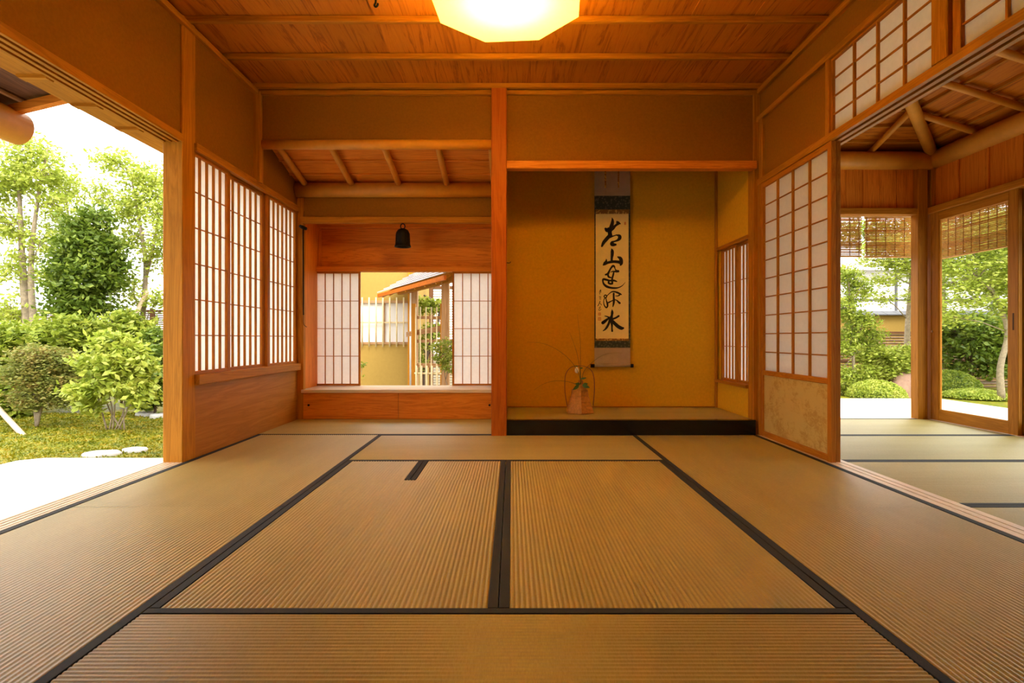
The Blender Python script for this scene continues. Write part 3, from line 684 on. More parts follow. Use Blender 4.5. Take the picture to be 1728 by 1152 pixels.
sq = lambda x0, x1, y0, y1: [[(x0, y0, 12), (x1, y0, 12)], [(x0, y1, 12), (x1, y1, 12)], [(x0, y0, 12), (x0, y1, 12)], [(x1, y0, 12), (x1, y1, 12)], [((x0+x1)/2, y0, 10), ((x0+x1)/2, y1, 10)], [(x0, (y0+y1)/2, 10), (x1, (y0+y1)/2, 10)]]
for o_, q_ in ((480, sq(226, 282, 735, 795)), (480, sq(222, 285, 855, 925)), (350, sq(900, 932, 385, 445))): brush('red_seal', [(o_, q_)], M['seal'], YS-.0061)

# ------------------------------------------------------------------ flower basket
BX, BY, BZ = .566, 4.745, .115
t = thing('flower_basket', 'brown hexagonal woven bamboo flower basket with tall thin handle', 'basket', (BX, BY, BZ))
prof = [(0, .002), (.118, .002), (.120, .012), (.108, .05), (.092, .09), (.080, .13), (.074, .145), (.072, .16), (.070, .18), (.064, .195), (.050, .21), (.034, .222), (.027, .232), (.030, .240)]
fine = []
for i in range(len(prof)-1):
    for k in range(4):
        tt = k/4; r = prof[i][0]*(1-tt)+prof[i+1][0]*tt; z = prof[i][1]*(1-tt)+prof[i+1][1]*tt
        fine.append((r+(.003 if (k % 2 and r > .02) else 0), z))
fine.append(prof[-1])
MB().lathe(fine, (BX, BY, BZ), 6, R(30)).go('woven_body', M['basket'], t)
for z, r in ((.010, .122), (.145, .077), (.19, .070)):
    MB().tube([(BX+r*math.cos(R(30)+i*math.pi/3), BY+r*math.sin(R(30)+i*math.pi/3), BZ+z) for i in range(7)], .004, 6).go('binding_hoop', M['basket'], t)
for i in range(6):
    th = R(30)+i*math.pi/3
    MB().tube([(BX+(r+.002)*math.cos(th), BY+(r+.002)*math.sin(th), BZ+z) for r, z in prof[2:10]], .0032, 5).go('corner_rib', M['basket'], t)
hp = [(-.105, .06), (-.122, .16), (-.125, .24), (-.118, .32), (-.08, .375), (-.02, .393), (.05, .385), (.10, .35), (.120, .28), (.122, .18), (.112, .06)]
for dy in (-.008, .008):
    MB().tube(spline([(BX+x, BY+dy*(1+4*(.4-z)), BZ+z) for x, z in hp], 4), .0022, 6).go('handle', M['basket_dark'], t, True)
def zo(zx, zy, y=BY): return W(880+zx/6.061, 520+zy/6.061, y)
gg = 'grass stalks in the flower basket'
for lb, pts, dy in (('tall upright grass stalk rising above the flower basket', [(570, 60), (585, 190), (601, 330), (604, 520), (606, 780)], 0),
                    ('shorter upright grass stalk leaning left in the basket', [(500, 250), (540, 360), (575, 480), (597, 620), (605, 780)], .05),
                    ('grass stalk arching far to the upper left of the basket', [(55, 345), (180, 352), (300, 390), (430, 470), (530, 575), (590, 690), (603, 780)], -.08),
                    ('grass stalk arching right in front of the scroll', [(1055, 458), (930, 460), (820, 495), (720, 565), (640, 650), (608, 780)], .1),
                    ('grass stalk bending low to the left of the basket', [(125, 825), (210, 770), (310, 740), (420, 738), (510, 757), (575, 785), (598, 800)], -.1)):
    w_ = [zo(x, y_) for x, y_ in pts]; n = len(w_)
    s_ = thing('grass_stalk', lb, 'grass', (BX, BY, BZ+.23), gg)
    P_ = spline([(p_[0], p_[1]+dy*(1-i/(n-1)), p_[2]) for i, p_ in enumerate(w_)], 6)
    MB().tube(P_, [.0006+.0016*i/(len(P_)-1) for i in range(len(P_))], 5).go('blade', M['stem'], s_, True)
s_ = thing('white_flower', 'small white bud flower on a leafy stem in the basket', 'flower', (BX, BY, BZ+.23))
MB().tube(spline([zo(605, 790), zo(600, 700), zo(603, 630), zo(590, 592), zo(570, 598)], 5), .0018, 6).go('stem', M['stem'], s_, True)
c = zo(566, 662); MB().lathe([(0, .0), (.009, .003), (.016, .012), (.018, .025), (.014, .04), (.006, .052), (0, .055)], (c[0], c[1], c[2]-.002), 14).go('petals', M['petal'], s_, True)
def leafobj(nm, a, b, wd, mat, parent, lift=.01):
    a, b = Vector(a), Vector(b); d = b-a; sd = d.cross(Vector((0, 1, .3))).normalized()*wd
    v = []; f = []
    for i in range(7):
        tt = i/6; c = a+d*tt+Vector((0, -lift*math.sin(math.pi*tt), 0)); k = math.sin(math.pi*(tt**.8))
        v += [c-sd*k+Vector((0, -.004, 0)), c, c+sd*k+Vector((0, -.004, 0))]
    for i in range(6): f += [(3*i, 3*i+1, 3*i+4, 3*i+3), (3*i+1, 3*i+2, 3*i+5, 3*i+4)]
    return obj(nm, v, f, mat, parent, True)
lg = plain('arrangement_leaf', (.09, .20, .03), .5)
for a, b, wd in ((( 590, 780), (525, 835), .016), ((600, 775), (545, 770), .014), ((620, 785), (700, 812), .016), ((625, 780), (680, 770), .014), ((600, 722), (668, 708), .009), ((598, 612), (630, 608), .007), ((575, 592), (548, 590), .006)):
    leafobj('leaf', zo(*a, BY-.04), zo(*b, BY-.05), wd, lg, s_)
MB().tube([zo(585, 785, BY-.01), zo(590, 735, BY-.01)], .004, 6).go('stem', plain('pink_stem', (.40, .13, .07), .6), s_)
MB().tube([zo(625, 785, BY-.01), zo(622, 740, BY-.01)], .004, 6).go('stem', bpy.data.materials['pink_stem'], s_)

# ------------------------------------------------------------------ glass doors of the side room
def gdoor(label, x, y0, y1, lock):
    t = thing('glass_door', label, 'glass door', (x, (y0+y1)/2, 0), 'sliding glass doors of the side room')
    wz, wy = wood('hinoki', 'z'), wood('hinoki', 'y')
    sw = .085
    box('stile', x, x+.034, y0, y0+sw, 0, 1.872, wz, t, .003); box('stile', x, x+.034, y1-sw, y1, 0, 1.872, wz, t, .003)
    box('bottom_rail', x+.001, x+.033, y0+sw, y1-sw, 0, .10, wy, t, .003); box('top_rail', x+.001, x+.033, y0+sw, y1-sw, 1.80, 1.872, wy, t, .003)
    for a in ((y0+sw, y0+sw+.012, .10, 1.80), (y1-sw-.012, y1-sw, .10, 1.80)): box('glazing_bead', x+.004, x+.012, a[0], a[1], a[2], a[3], wz, t, .001)
    box('pane', x+.014, x+.018, y0+sw-.005, y1-sw+.005, .095, 1.805, M['glass'], t, 0)
    box('pull', x-.001, x+.003, y0+.035, y0+.05, .80, .93, M['string'], t, .001)
    if lock: MB().tube([(x-.006, y1-.012, .80), (x+.004, y1-.012, .80)], .011, 12).go('lock', M['brass'], t)
gdoor('sliding glass door at the back corner of the side room', 3.832, 4.30, 5.19, True)
gdoor('sliding glass door nearer than the corner one, cut by the photo edge', 3.872, 3.45, 4.38, False)
gdoor('third sliding glass door, behind the first two out of the frame', 3.832, 2.55, 3.50, False)
gdoor('fourth sliding glass door, nearest the camera', 3.872, 1.65, 2.62, False)
box('wall_annex_near', 3.83, 3.93, -1.5, 1.65, 0, 1.9, M['plaster'], fb, 0)

# ------------------------------------------------------------------ reed blinds
def sudare(label, plane, pos, a0, a1, z0, z1, group='reed blinds outside the side room'):
    t = thing('reed_blind', label, 'blind', ((a0+a1)/2, pos, z1) if plane == 'y' else (pos, (a0+a1)/2, z1), group)
    mb = MB(); n = int((z1-z0)/.0075)
    rr = random.Random(3)
    for i in range(n):
        z = z0+(z1-z0)*(i+.5)/n+rr.uniform(-.0015, .0015); r = rr.uniform(.0027, .0040); e = rr.uniform(-.012, .012)
        bow = rr.uniform(-.002, .002)
        pts = [(a0+e, pos, z), ((a0+a1)/2, pos+bow, z+bow), (a1+e, pos, z)] if plane == 'y' else [(pos, a0+e, z), (pos+bow, (a0+a1)/2, z+bow), (pos, a1+e, z)]
        mb.tube(pts, r, 4, False)
    mb.go('reeds', M['sudare'], t, kind='stuff')
    k = max(2, int((a1-a0)/.085))
    for i in range(k+1):
        u = a0+.02+(a1-a0-.04)*i/k
        if plane == 'y': MB().box(u-.0014, u+.0014, pos-.0045, pos+.0045, z0-.01, z1).go('string', M['blind_string'], t)
        else: MB().box(pos-.0045, pos+.0045, u-.0014, u+.0014, z0-.01, z1).go('string', M['blind_string'], t)
    pts = [(a0, pos, z1), (a1, pos, z1)] if plane == 'y' else [(pos, a0, z1), (pos, a1, z1)]
    MB().tube(pts, .010, 8).go('top_rod', M['bamboo'], t)
    pts = [(p_[0], p_[1], z0-.004) for p_ in pts]; MB().tube(pts, .009, 8).go('bottom_rod', M['sudare'], t)
YS2 = 5.50
sudare('narrow reed blind left of the gap in the back opening of the side room', 'y', YS2, 2.45, (1453-864)*YS2/F, 1.535, 1.915)
sudare('reed blind right of the gap in the back opening of the side room', 'y', YS2, (1459-864)*YS2/F, 4.00, 1.53, 1.915)
sudare('reed blind outside the corner glass door', 'x', 4.08, 4.40, 5.42, 1.50, 1.87)
sudare('reed blind outside the nearer glass door at the photo edge', 'x', 4.08, 3.35, 4.37, 1.50, 1.87)
trim('outer beam from which the back reed blinds hang', 2.2, 4.15, 5.48, 5.54, 1.93, 1.97)
trim('outer beam from which the side reed blinds hang', 4.05, 4.11, 1.6, 5.48, 1.885, 1.93)

# ------------------------------------------------------------------ ground and terraces
G = -.33
rng = np.random.default_rng(5)
def ground(name, label, x0, x1, y0, y1, mat, amp, step, z):
    nx, ny = int((x1-x0)/step), int((y1-y0)/step)
    X, Y = np.meshgrid(np.linspace(x0, x1, nx+1), np.linspace(y0, y1, ny+1))
    Z = z+amp*(np.sin(X*1.3+Y*.7)*.5+np.sin(X*3.1-Y*2.3)*.3+np.sin(X*7+Y*5.1)*.12+np.sin(X*13-Y*11)*.08)
    v = np.stack([X.ravel(), Y.ravel(), Z.ravel()], 1)
    i = np.arange(ny)[:, None]*(nx+1)+np.arange(nx)[None, :]
    f = np.stack([i, i+1, i+nx+2, i+nx+1], -1).reshape(-1, 4)
    o = obj(name, v, f, mat, None, True); return tag(o, label, 'ground', None, 'structure')
ground('garden_ground', 'dark earth of the gardens around the house', -30, 30, -5, 40, M['soil'], .0, 2.5, G-.06)
ground('moss_ground', 'yellow green moss ground of the left garden', -14, -2.4, 1.0, 12, M['moss'], .035, .12, G)
ground('moss_ground', 'mossy ground of the right garden', 1.9, 14, 5.6, 14, M['moss'], .02, .25, G-.02)
tr = thing('terrace', 'pale stone terrace slabs outside the left opening', 'terrace', kind='structure')
def slab(x0, x1, y0, y1, z1, poly=None):
    MB().bbox(x0, x1, y0, y1, z1-.10, z1, .006).go('slab', M['terrace'], tr)
ZT = -.30; k_ = (CH-ZT)*F
Yj = [k_/(773-CY), k_/(846-CY), k_/(910-CY), 1.6, 0.4, -1.5]
for i in range(5):
    x0 = -4.1
    if i == 0:
        a, b = Yj[1]+.006, Yj[0]; MB().prism([(-2.08, a), (-2.08, b), (-4.05, b+.02), (-4.2, b-.10), (-4.25, a)], 2, ZT-.1, ZT).go('slab', M['terrace'], tr)
    else: slab(-4.25, -2.08, Yj[i+1]+.006, Yj[i]-.006, ZT)
t2 = thing('terrace', 'pale stone terrace outside the side room', 'terrace', kind='structure')
Yf = k_/(672-CY); Xf = (1583-864)*Yf/F
for i in range(5):
    MB().bbox(3.95, Xf, -1+i*1.3, -1+(i+1)*1.3-.004, ZT-.1, ZT, .006).go('slab', M['terrace'], t2)
MB().bbox(1.98, Xf, 5.504, 7.6, ZT-.1, ZT, .006).go('slab', M['terrace'], t2); MB().bbox(1.98, Xf, 7.604, Yf, ZT-.1, ZT, .006).go('slab', M['terrace'], t2)
for x0, x1, y0, y1 in ((3.95, 4.3, -1.5, 5.50), (1.98, 3.95, 5.34, 5.5)):
    tag(box('trim_%d' % (NT[0]+1), x0, x1, y0, y1, ZT-.05, -.055, M['terrace'], None), 'pale stone footing under the doors, '+('long side' if x1 > 4 else 'short side'), 'step', None, 'structure'); NT[0] += 1
def stone(label, c, rx, ry, h, mat, seed, name='stepping_stone', cat='stone', group=None):
    r = random.Random(seed); n = 22
    rad = [1+.12*math.sin(2*a*math.pi*2/n+seed)+.08*math.sin(5*a*math.pi*2/n+seed*2)+r.uniform(-.03, .03) for a in range(n)]
    v = []
    lv = [(1, -.06), (1.02, 0), (.98, h*.6), (.88, h*.92), (.6, h)] if name == 'stepping_stone' else [(1, -.06), (1.05, h*.25), (.95, h*.6), (.7, h*.9), (.35, h)]
    for s_, z in lv: v += [(c[0]+rx*s_*rad[a]*math.cos(a*2*math.pi/n), c[1]+ry*s_*rad[a]*math.sin(a*2*math.pi/n), c[2]+z+(r.uniform(-.02, .02) if name != 'stepping_stone' else 0)) for a in range(n)]
    f = [(i*n+a, i*n+(a+1) % n, (i+1)*n+(a+1) % n, (i+1)*n+a) for i in range(len(lv)-1) for a in range(n)]+[tuple((len(lv)-1)*n+a for a in range(n))]
    return tag(obj(name, [(p[0], p[1], p[2]) for p in v], f, mat, None, True), label, cat, group)
def gp(px, py, z=G): Y = (CH-z)*F/(py-CY); return ((px-CX)*Y/F, Y, z)
gs = 'stepping stones in the left moss'
stone('larger flat pale stepping stone beside the left terrace', gp(173, 767), .145, .12, .03, M['stone'], 1, group=gs)
stone('smaller flat pale stepping stone nearest the pillar', gp(228, 761), .105, .10, .03, M['stone'], 2, group=gs)
stone('far pale stepping stone in the moss, left of its pair', gp(247, 698), .15, .14, .03, M['stone'], 3, group=gs)
stone('far pale stepping stone in the moss behind the pillar', gp(268, 701), .11, .12, .03, M['stone'], 4, group=gs)

# ------------------------------------------------------------------ plants
def leaves(centers, size, rng, flat=.55, n=None):
    """rhombic folded leaves at given centres"""
    N_ = len(centers); th = rng.uniform(0, 2*np.pi, N_); tilt = rng.normal(0, flat, N_)
    d = np.stack([np.cos(th)*np.cos(tilt), np.sin(th)*np.cos(tilt), np.sin(tilt)], 1)
    r = rng.normal(0, 1, (N_, 3)); r[:, 2] += 1.2; s = np.cross(d, r); s /= np.linalg.norm(s, axis=1)[:, None]+1e-9
    nn = np.cross(s, d)
    L = size*rng.uniform(.7, 1.25, N_)[:, None]; Wd = L*.24
    v = np.stack([centers-d*L*.5, centers+s*Wd-nn*L*.06, centers+d*L*.5, centers-s*Wd-nn*L*.06], 1).reshape(-1, 3)
    f = np.arange(N_*4).reshape(-1, 4)
    return v, f
def plant(name, label, cat, base, stems, blobs, nleaf, lsize, leaf, bark, seed, group=None, flat=.55, clump=.09, twigs=3, shell=.5, per=22):
    rg = np.random.default_rng(seed); t = thing(name, label, cat, base, group)
    first = True
    for st in stems:
        P_ = spline([q[:3] for q in st], 4); rr = np.interp(np.linspace(0, 1, len(P_)), np.linspace(0, 1, len(st)), [q[3] for q in st])
        MB().tube(P_, list(rr), 8).go('trunk' if st[0][3] > .03 else 'stem', bark, t, True)
    allp = np.array([q[:3] for st in stems for q in st[1:]])
    vol = np.array([b[3]*b[4]*b[5] for b in blobs])**.72; vol = vol/vol.sum()
    cs = []; br = MB()
    for b, fr in zip(blobs, vol):
        n = int(nleaf*fr); k = max(4, n//per)
        u = rg.normal(0, 1, (k, 3)); u /= np.linalg.norm(u, axis=1)[:, None]; u *= rg.uniform(shell, 1, (k, 1))**.6
        cc = np.array(b[:3])+u*np.array(b[3:6])
        idx = rg.integers(0, k, n); cs.append(cc[idx]+rg.normal(0, clump, (n, 3))*np.array([1, 1, .55]))
        if len(allp):
            c0 = np.array(b[:3]); d = np.linalg.norm(allp-c0, axis=1)+np.maximum(0, allp[:, 2]-c0[2])*2; a = allp[d.argmin()]
            mid = (a+c0)/2+np.array([0, 0, .05]); rad = .012 if lsize > .05 else .006
            br.tube([tuple(a), tuple(mid), tuple(c0)], [rad, rad*.8, rad*.6], 5)
            for q in cc[rg.integers(0, k, min(k, twigs*3))]: br.tube([tuple(c0*.6+mid*.4), tuple((q+c0)/2+[0, 0, .02]), tuple(q)], [rad*.5, rad*.4, rad*.2], 4, False)
    if br.v: br.go('branches', bark, t, True, kind='stuff')
    v, f = leaves(np.concatenate(cs), lsize, rg, flat); obj('foliage', v, f, leaf, t, kind='stuff')
    return t
def blob(px, py, Y, rpx, rpy, dep=None):
    s_ = Y/F; c = W(px, py, Y); return (c[0], c[1], c[2], rpx*s_, (dep or (rpx+rpy)/2)*s_, rpy*s_)
def stem(pts, Y, r0, r1):
    n = len(pts); out = []
    for i, p_ in enumerate(pts):
        q = W(p_[0], p_[1], Y+(p_[2] if len(p_) > 2 else 0)); out.append((*q, r0+(r1-r0)*i/(n-1)))
    return out
def gy(Y): return CY+(CH-G)*F/Y      # image row of the ground at depth Y
# left garden trees
Y = 9.6; g0 = gy(Y)
plant('tree', 'tall airy light green tree with two trunks at the far left', 'tree', (W(50, g0, Y)[0], Y, G),
      [stem([(55, g0), (50, 600), (40, 480), (35, 380), (30, 260)], Y, .09, .02), stem([(70, g0), (58, 560), (52, 450), (62, 350), (80, 250)], Y, .07, .015)],
      [blob(20, 300, Y, 45, 40), blob(75, 290, Y, 38, 42), blob(50, 255, Y, 45, 22), blob(-30, 330, Y, 50, 60), blob(90, 345, Y, 28, 26), blob(15, 380, Y, 30, 35), blob(70, 410, Y, 30, 25), blob(20, 450, Y, 32, 30), blob(85, 470, Y, 22, 22), blob(10, 520, Y, 35, 28)],
      9500, .085, M['leaf_light'], M['bark'], 11, 'trees behind the left garden', clump=.12, per=40, twigs=5, shell=.2)
Y = 9.2; g0 = gy(Y)
plant('tree', 'dense dark green conical evergreen in the left garden', 'tree', (W(145, g0, Y)[0], Y, G),
      [stem([(148, g0), (146, 560), (145, 450), (148, 370)], Y, .08, .02)],
      [blob(150, 375, Y, 26, 22), blob(145, 420, Y, 40, 32), blob(140, 470, Y, 50, 32), blob(140, 515, Y, 45, 26), blob(178, 450, Y, 24, 28)],
      11000, .10, M['leaf_dark'], M['bark_dark'], 12, 'trees behind the left garden', clump=.11, per=50)
Y = 10.0; g0 = gy(Y)
plant('tree', 'airy light green tree just left of the pillar', 'tree', (W(235, g0, Y)[0], Y, G),
      [stem([(242, g0), (240, 560), (246, 450), (236, 380), (222, 300)], Y, .06, .015), stem([(246, 470), (262, 400), (268, 330)], Y, .03, .01)],
      [blob(230, 300, Y, 42, 28), blob(200, 275, Y, 32, 16), blob(255, 340, Y, 28, 35), blob(205, 350, Y, 30, 28), blob(225, 400, Y, 24, 26), blob(262, 430, Y, 22, 30), blob(225, 490, Y, 22, 22), blob(262, 510, Y, 22, 22), blob(300, 380, Y, 35, 60)],
      7500, .085, M['leaf_light'], M['bark'], 13, 'trees behind the left garden', clump=.12, per=40, twigs=5, shell=.2)
Y = 10.4
plant('tree', 'thin leafy tree seen between the evergreen and the far left tree', 'tree', (W(118, gy(Y), Y)[0], Y, G),
      [stem([(118, gy(Y)), (112, 520), (118, 400), (108, 310)], Y, .04, .012)],
      [blob(112, 320, Y, 22, 22), blob(100, 380, Y, 18, 24), blob(108, 440, Y, 18, 30), blob(175, 330, Y, 20, 18)], 3500, .07, M['leaf_light'], M['bark'], 14, 'trees behind the left garden', clump=.13)
# left garden shrubs
Y = 6.75; b0 = gp(195, 735)
st = []
for i, (tx, ty) in enumerate([(150, 620), (175, 590), (195, 575), (215, 590), (238, 600), (165, 650), (225, 640)]):
    st.append(stem([(180+i*5, gy(6.65)), ((192+tx)/2+6*(i % 2), 690), (tx+(192-tx)*.25, 650), (tx, ty)], 6.65, .010, .004))
plant('shrub', 'large light green leafy shrub with many stems beside the pillar', 'shrub', b0, st,
      [blob(185, 575, 6.6, 26, 14), blob(215, 590, 6.6, 22, 14), blob(160, 615, 6.6, 26, 18), blob(235, 615, 6.6, 24, 20), blob(198, 615, 6.5, 30, 18), blob(140, 660, 6.5, 20, 14), blob(168, 655, 6.5, 26, 14), blob(222, 655, 6.5, 26, 16), blob(148, 688, 6.5, 14, 7), blob(240, 672, 6.5, 14, 10)],
      4800, .095, M['leaf_light'], M['bark'], 21, 'shrubs in the left garden', clump=.075, shell=.1, per=30)
st = [stem([(62, gy(6.9)), (63+dx*.2, 690), (62+dx*.6, 660), (62+dx, 630)], 6.9, .02, .005) for dx in (-25, -8, 10, 32)]
plant('shrub', 'low rust tinged fine leaved shrub in the left garden', 'shrub', (W(62, gy(6.9), 6.9)[0], 6.9, G), st,
      [blob(65, 600, 6.9, 45, 18), blob(50, 630, 6.9, 48, 22), blob(85, 640, 6.9, 42, 26), blob(60, 670, 6.9, 44, 20), blob(110, 665, 6.9, 30, 25), blob(105, 610, 6.9, 25, 20)],
      15000, .045, M['leaf_rust'], M['bark'], 22, 'shrubs in the left garden', flat=.25, clump=.05, shell=.3)
plant('shrub', 'dark green leafy shrub half hidden behind the pillar', 'shrub', (W(262, gy(8), 8)[0], 8, G), [stem([(262, gy(8)), (262, 660), (265, 600)], 8, .02, .01)],
      [blob(262, 590, 8, 26, 35), blob(258, 640, 8, 28, 35), blob(290, 620, 8, 30, 60), blob(255, 670, 8, 24, 18)], 3600, .11, M['leaf_dark'], M['bark_dark'], 23, 'shrubs in the left garden', clump=.07)
plant('shrub', 'mid green shrub under the dark evergreen', 'shrub', (W(125, gy(8.4), 8.4)[0], 8.4, G), [stem([(125, gy(8.4)), (125, 640), (125, 570)], 8.4, .02, .01)],
      [blob(125, 555, 8.4, 45, 22), blob(95, 590, 8.4, 36, 28), blob(155, 590, 8.4, 42, 30), blob(125, 640, 8.4, 50, 30), blob(160, 560, 8.4, 30, 15)], 6500, .11, M['leaf_mid'], M['bark_dark'], 24, 'shrubs in the left garden', clump=.10, per=34)
plant('shrub', 'bright green shrub behind the light leafy shrub', 'shrub', (W(205, gy(8.8), 8.8)[0], 8.8, G), [stem([(205, gy(8.8)), (205, 600), (205, 550)], 8.8, .02, .01)],
      [blob(205, 548, 8.8, 34, 18), blob(195, 575, 8.8, 40, 22), blob(235, 560, 8.8, 30, 22), blob(215, 620, 8.8, 45, 40)], 4600, .115, M['leaf_mid'], M['bark_dark'], 25, 'shrubs in the left garden', clump=.10, per=34)
plant('shrub', 'leafy shrub cut by the left edge of the photo', 'shrub', (W(0, gy(7.6), 7.6)[0], 7.6, G), [stem([(0, gy(7.6)), (2, 640), (0, 580)], 7.6, .02, .01)],
      [blob(0, 570, 7.6, 30, 20), blob(-5, 610, 7.6, 40, 30), blob(5, 660, 7.6, 28, 25), blob(-10, 690, 7.6, 40, 20)], 3600, .11, M['leaf_mid'], M['bark_dark'], 26, 'shrubs in the left garden', clump=.10, per=34)
plant('shrub', 'mid green shrub between the far left trunks and the fence', 'shrub', (W(50, gy(9), 9)[0], 9, G), [stem([(50, gy(9)), (50, 600), (50, 560)], 9, .02, .01)],
      [blob(45, 560, 9, 48, 16), blob(30, 600, 9, 50, 30), blob(80, 570, 9, 30, 20), blob(20, 640, 9, 60, 25)], 5200, .10, M['leaf_light'], M['bark_dark'], 27, 'shrubs in the left garden', clump=.10, per=34)
# moss tufts on the visible ground
n = 42000
X_ = rng.uniform(-7.5, -2.4, n); Y_ = rng.uniform(3.6, 8.2, n)
keep = ~((X_ > -4.3) & (Y_ < Yj[0]+.02)); X_, Y_ = X_[keep], Y_[keep]
Z_ = G+.035*(np.sin(X_*1.3+Y_*.7)*.5+np.sin(X_*3.1-Y_*2.3)*.3+np.sin(X_*7+Y_*5.1)*.12+np.sin(X_*13-Y_*11)*.08)+.008
v, f = leaves(np.stack([X_, Y_, Z_], 1), .035, rng, .8)
tag(obj('moss_tufts', v, f, M['moss']), 'short mossy tufts covering the left garden ground', 'moss', None, 'stuff')
# support stakes
for lb, a, b, Ya, Yb, r in (('slanting peeled support stake by the tree near the pillar', (205, 578), (248, 492), 9.3, 9.9, .035),
                            ('slanting peeled stake lying at the left photo edge', (20, 714), (-30, 660), 6.6, 7.4, .03)):
    p0, p1 = W(*a, Ya), W(*b, Yb); 
    d = Vector(p0)-Vector(p1); p0 = tuple(Vector(p1)+d*((p1[2]-G+.05)/(p1[2]-p0[2])))
    tag(MB().tube([p0, p1], r, 10).go('support_stake', M['stake'], smooth=True), lb, 'stake', 'support stakes in the left garden')
# left fence
def bfence(label, x0, x1, y, z0, z1, pitch, r, matn, posts, name='bamboo_fence'):
    t = thing(name, label, 'fence', ((x0+x1)/2, y, z0))
    mb = MB(); z = z0+.05
    while z < z1-.02: mb.tube([(x0, y, z), (x1, y, z+.004)], r, 4, False); z += pitch
    mb.go('slats', M[matn], t, kind='stuff')
    for i in range(posts):
        x = x0+(x1-x0)*i/(posts-1); box('post', x-.04, x+.04, y-.07, y-.012, z0, z1+.05, wood('dark', 'z'), t)
    for z in (z1, (z0+z1)/2): box('rail', x0, x1, y-.04, y-.01, z-.02, z+.03, wood('dark', 'x'), t)
    return t
bfence('brown horizontal bamboo fence along the back of the left garden', -13, -3.5, 11.2, G-.05, 1.27, .042, .014, 'fencewood', 9)
bfence('brown slatted fence at the back of the right garden', 4.5, 16, 12.6, G-.05, .86, .06, .022, 'fencewood', 8)
tw = thing('utility_cables', 'two thin overhead cables behind the left garden trees', 'cable', (-12, 22, 7))
for (xa, ya), (xb, yb) in (((-80, 296), (330, 280)), ((-80, 452), (330, 470))):
    MB().tube([W(xa, ya, 22), W((xa+xb)/2, (ya+yb)/2+2, 22), W(xb, yb, 22)], .014, 5).go('cable', M['tile'], tw)

# ------------------------------------------------------------------ view through the recess window
YW = 9.5; sW = YW/F
nb = thing('neighbouring_wall', 'yellow plastered outbuilding wall seen through the recess window', 'building', ((690-CX)*sW, YW, G))
xc = (689-CX)*sW; wx0, wx1 = -3.2, (688-CX)*sW; wz0, wz1 = CH+(CY-579)*sW, CH+(CY-509)*sW
box('wall_panel', -5.5, xc, YW, YW+.15, G-.05, wz0, M['plaster_out'], nb, 0)
box('wall_panel', -5.5, xc, YW, YW+.15, wz1, 3.2, M['plaster_out'], nb, 0)
box('wall_panel', -5.5, wx0, YW, YW+.15, wz0, wz1, M['plaster_out'], nb, 0)
box('wall_panel', xc-.15, xc, YW+.15, YW+3, G, 3.2, M['plaster_out'], nb, 0)
box('corner_post', xc, xc+.09, YW-.05, YW+.10, G-.05, 3.2, wood('hinoki', 'z'), nb)
box('window_paper', wx0, wx1, YW+.05, YW+.06, wz0, wz1, M['white'], nb, 0)
wf = box('window_frame', wx0, wx1, YW-.01, YW+.05, wz1-.02, wz1+.02, wood('weathered', 'x'), nb)
box('window_frame', wx0, wx1, YW-.01, YW+.05, wz0-.02, wz0+.02, wood('weathered', 'x'), nb)
box('window_rail', wx0, wx1, YW-.03, YW-.01, (wz0+wz1)/2-.012, (wz0+wz1)/2+.012, M['bamboo'], nb)
box('window_stile', (647-CX)*sW-.015, (647-CX)*sW+.015, YW+.02, YW+.05, wz0, wz1, wood('weathered', 'z'), nb)
for k in range(12):
    x = (682-11.6*k-CX)*sW; MB().tube([(x, YW-.045, wz0-.06), (x, YW-.045, wz1+.07)], .013, 8).go('bamboo_bar', M['bamboo'], nb, True)
MB().tube([W(693, 655, 9.35), W(693, 478, 9.35)], .02, 8).go('drain_pole', M['white'], nb, True)
# lean-to gate roof
E1 = np.array([-2.19, 9.22, 1.45]); E2 = np.array([-.30, 5.53+.0, 1.45]); E2 = E1+np.array([.455, -.89, 0])*3.1
nv = np.array([.89, .455, .573])
gt = thing('garden_gate', 'small roofed garden gate with silver shingles and lattice of bamboo', 'gate', (-1.4, 8.2, G))
for k in range(9):
    a0, a1 = k*.105, (k+1)*.105+.02; up = .004*k
    m = MB(); P0, P1, P2, P3 = E1+nv*a0, E2+nv*a0, E2+nv*a1, E1+nv*a1
    bt = np.array([0, 0, .026]); lo_ = [P0+bt, P1+bt, P2, P3]; hi = [q+np.array([0, 0, .014]) for q in lo_]
    m.add([tuple(q) for q in lo_+hi], [(3, 2, 1, 0), (4, 5, 6, 7), (0, 1, 5, 4), (1, 2, 6, 5), (2, 3, 7, 6), (3, 0, 4, 7)]); m.go('shingle_course', M['shingle'], gt)
dv = np.array([.455, -.89, 0]); ph_ = np.array([.89, .455, 0])
def beam(p0, p1, wd, ht, mat, nm):
    p0, p1 = np.array(p0), np.array(p1); d = (p1-p0)/np.linalg.norm(p1-p0); s_ = np.cross(d, [0, 0, 1]); s_ = s_/np.linalg.norm(s_)*wd/2; u = np.cross(s_/np.linalg.norm(s_), d)*ht
    v = [p0-s_, p0+s_, p0+s_+u, p0-s_+u, p1-s_, p1+s_, p1+s_+u, p1-s_+u]
    return MB().add([tuple(q) for q in v], [(3, 2, 1, 0), (4, 5, 6, 7), (0, 1, 5, 4), (1, 2, 6, 5), (2, 3, 7, 6), (3, 0, 4, 7)]).go(nm, mat, gt)
beam(E1+nv*.02-[0, 0, .06], E2+nv*.02-[0, 0, .06], .03, .055, wood('pillarwood', 'y'), 'fascia')
for k in range(7):
    q = E1+dv*(.25+.42*k); beam(q+nv*.03-[0, 0, .085], q+nv*.95-[0, 0, .085], .05, .05, wood('hinoki', 'x'), 'rafter')
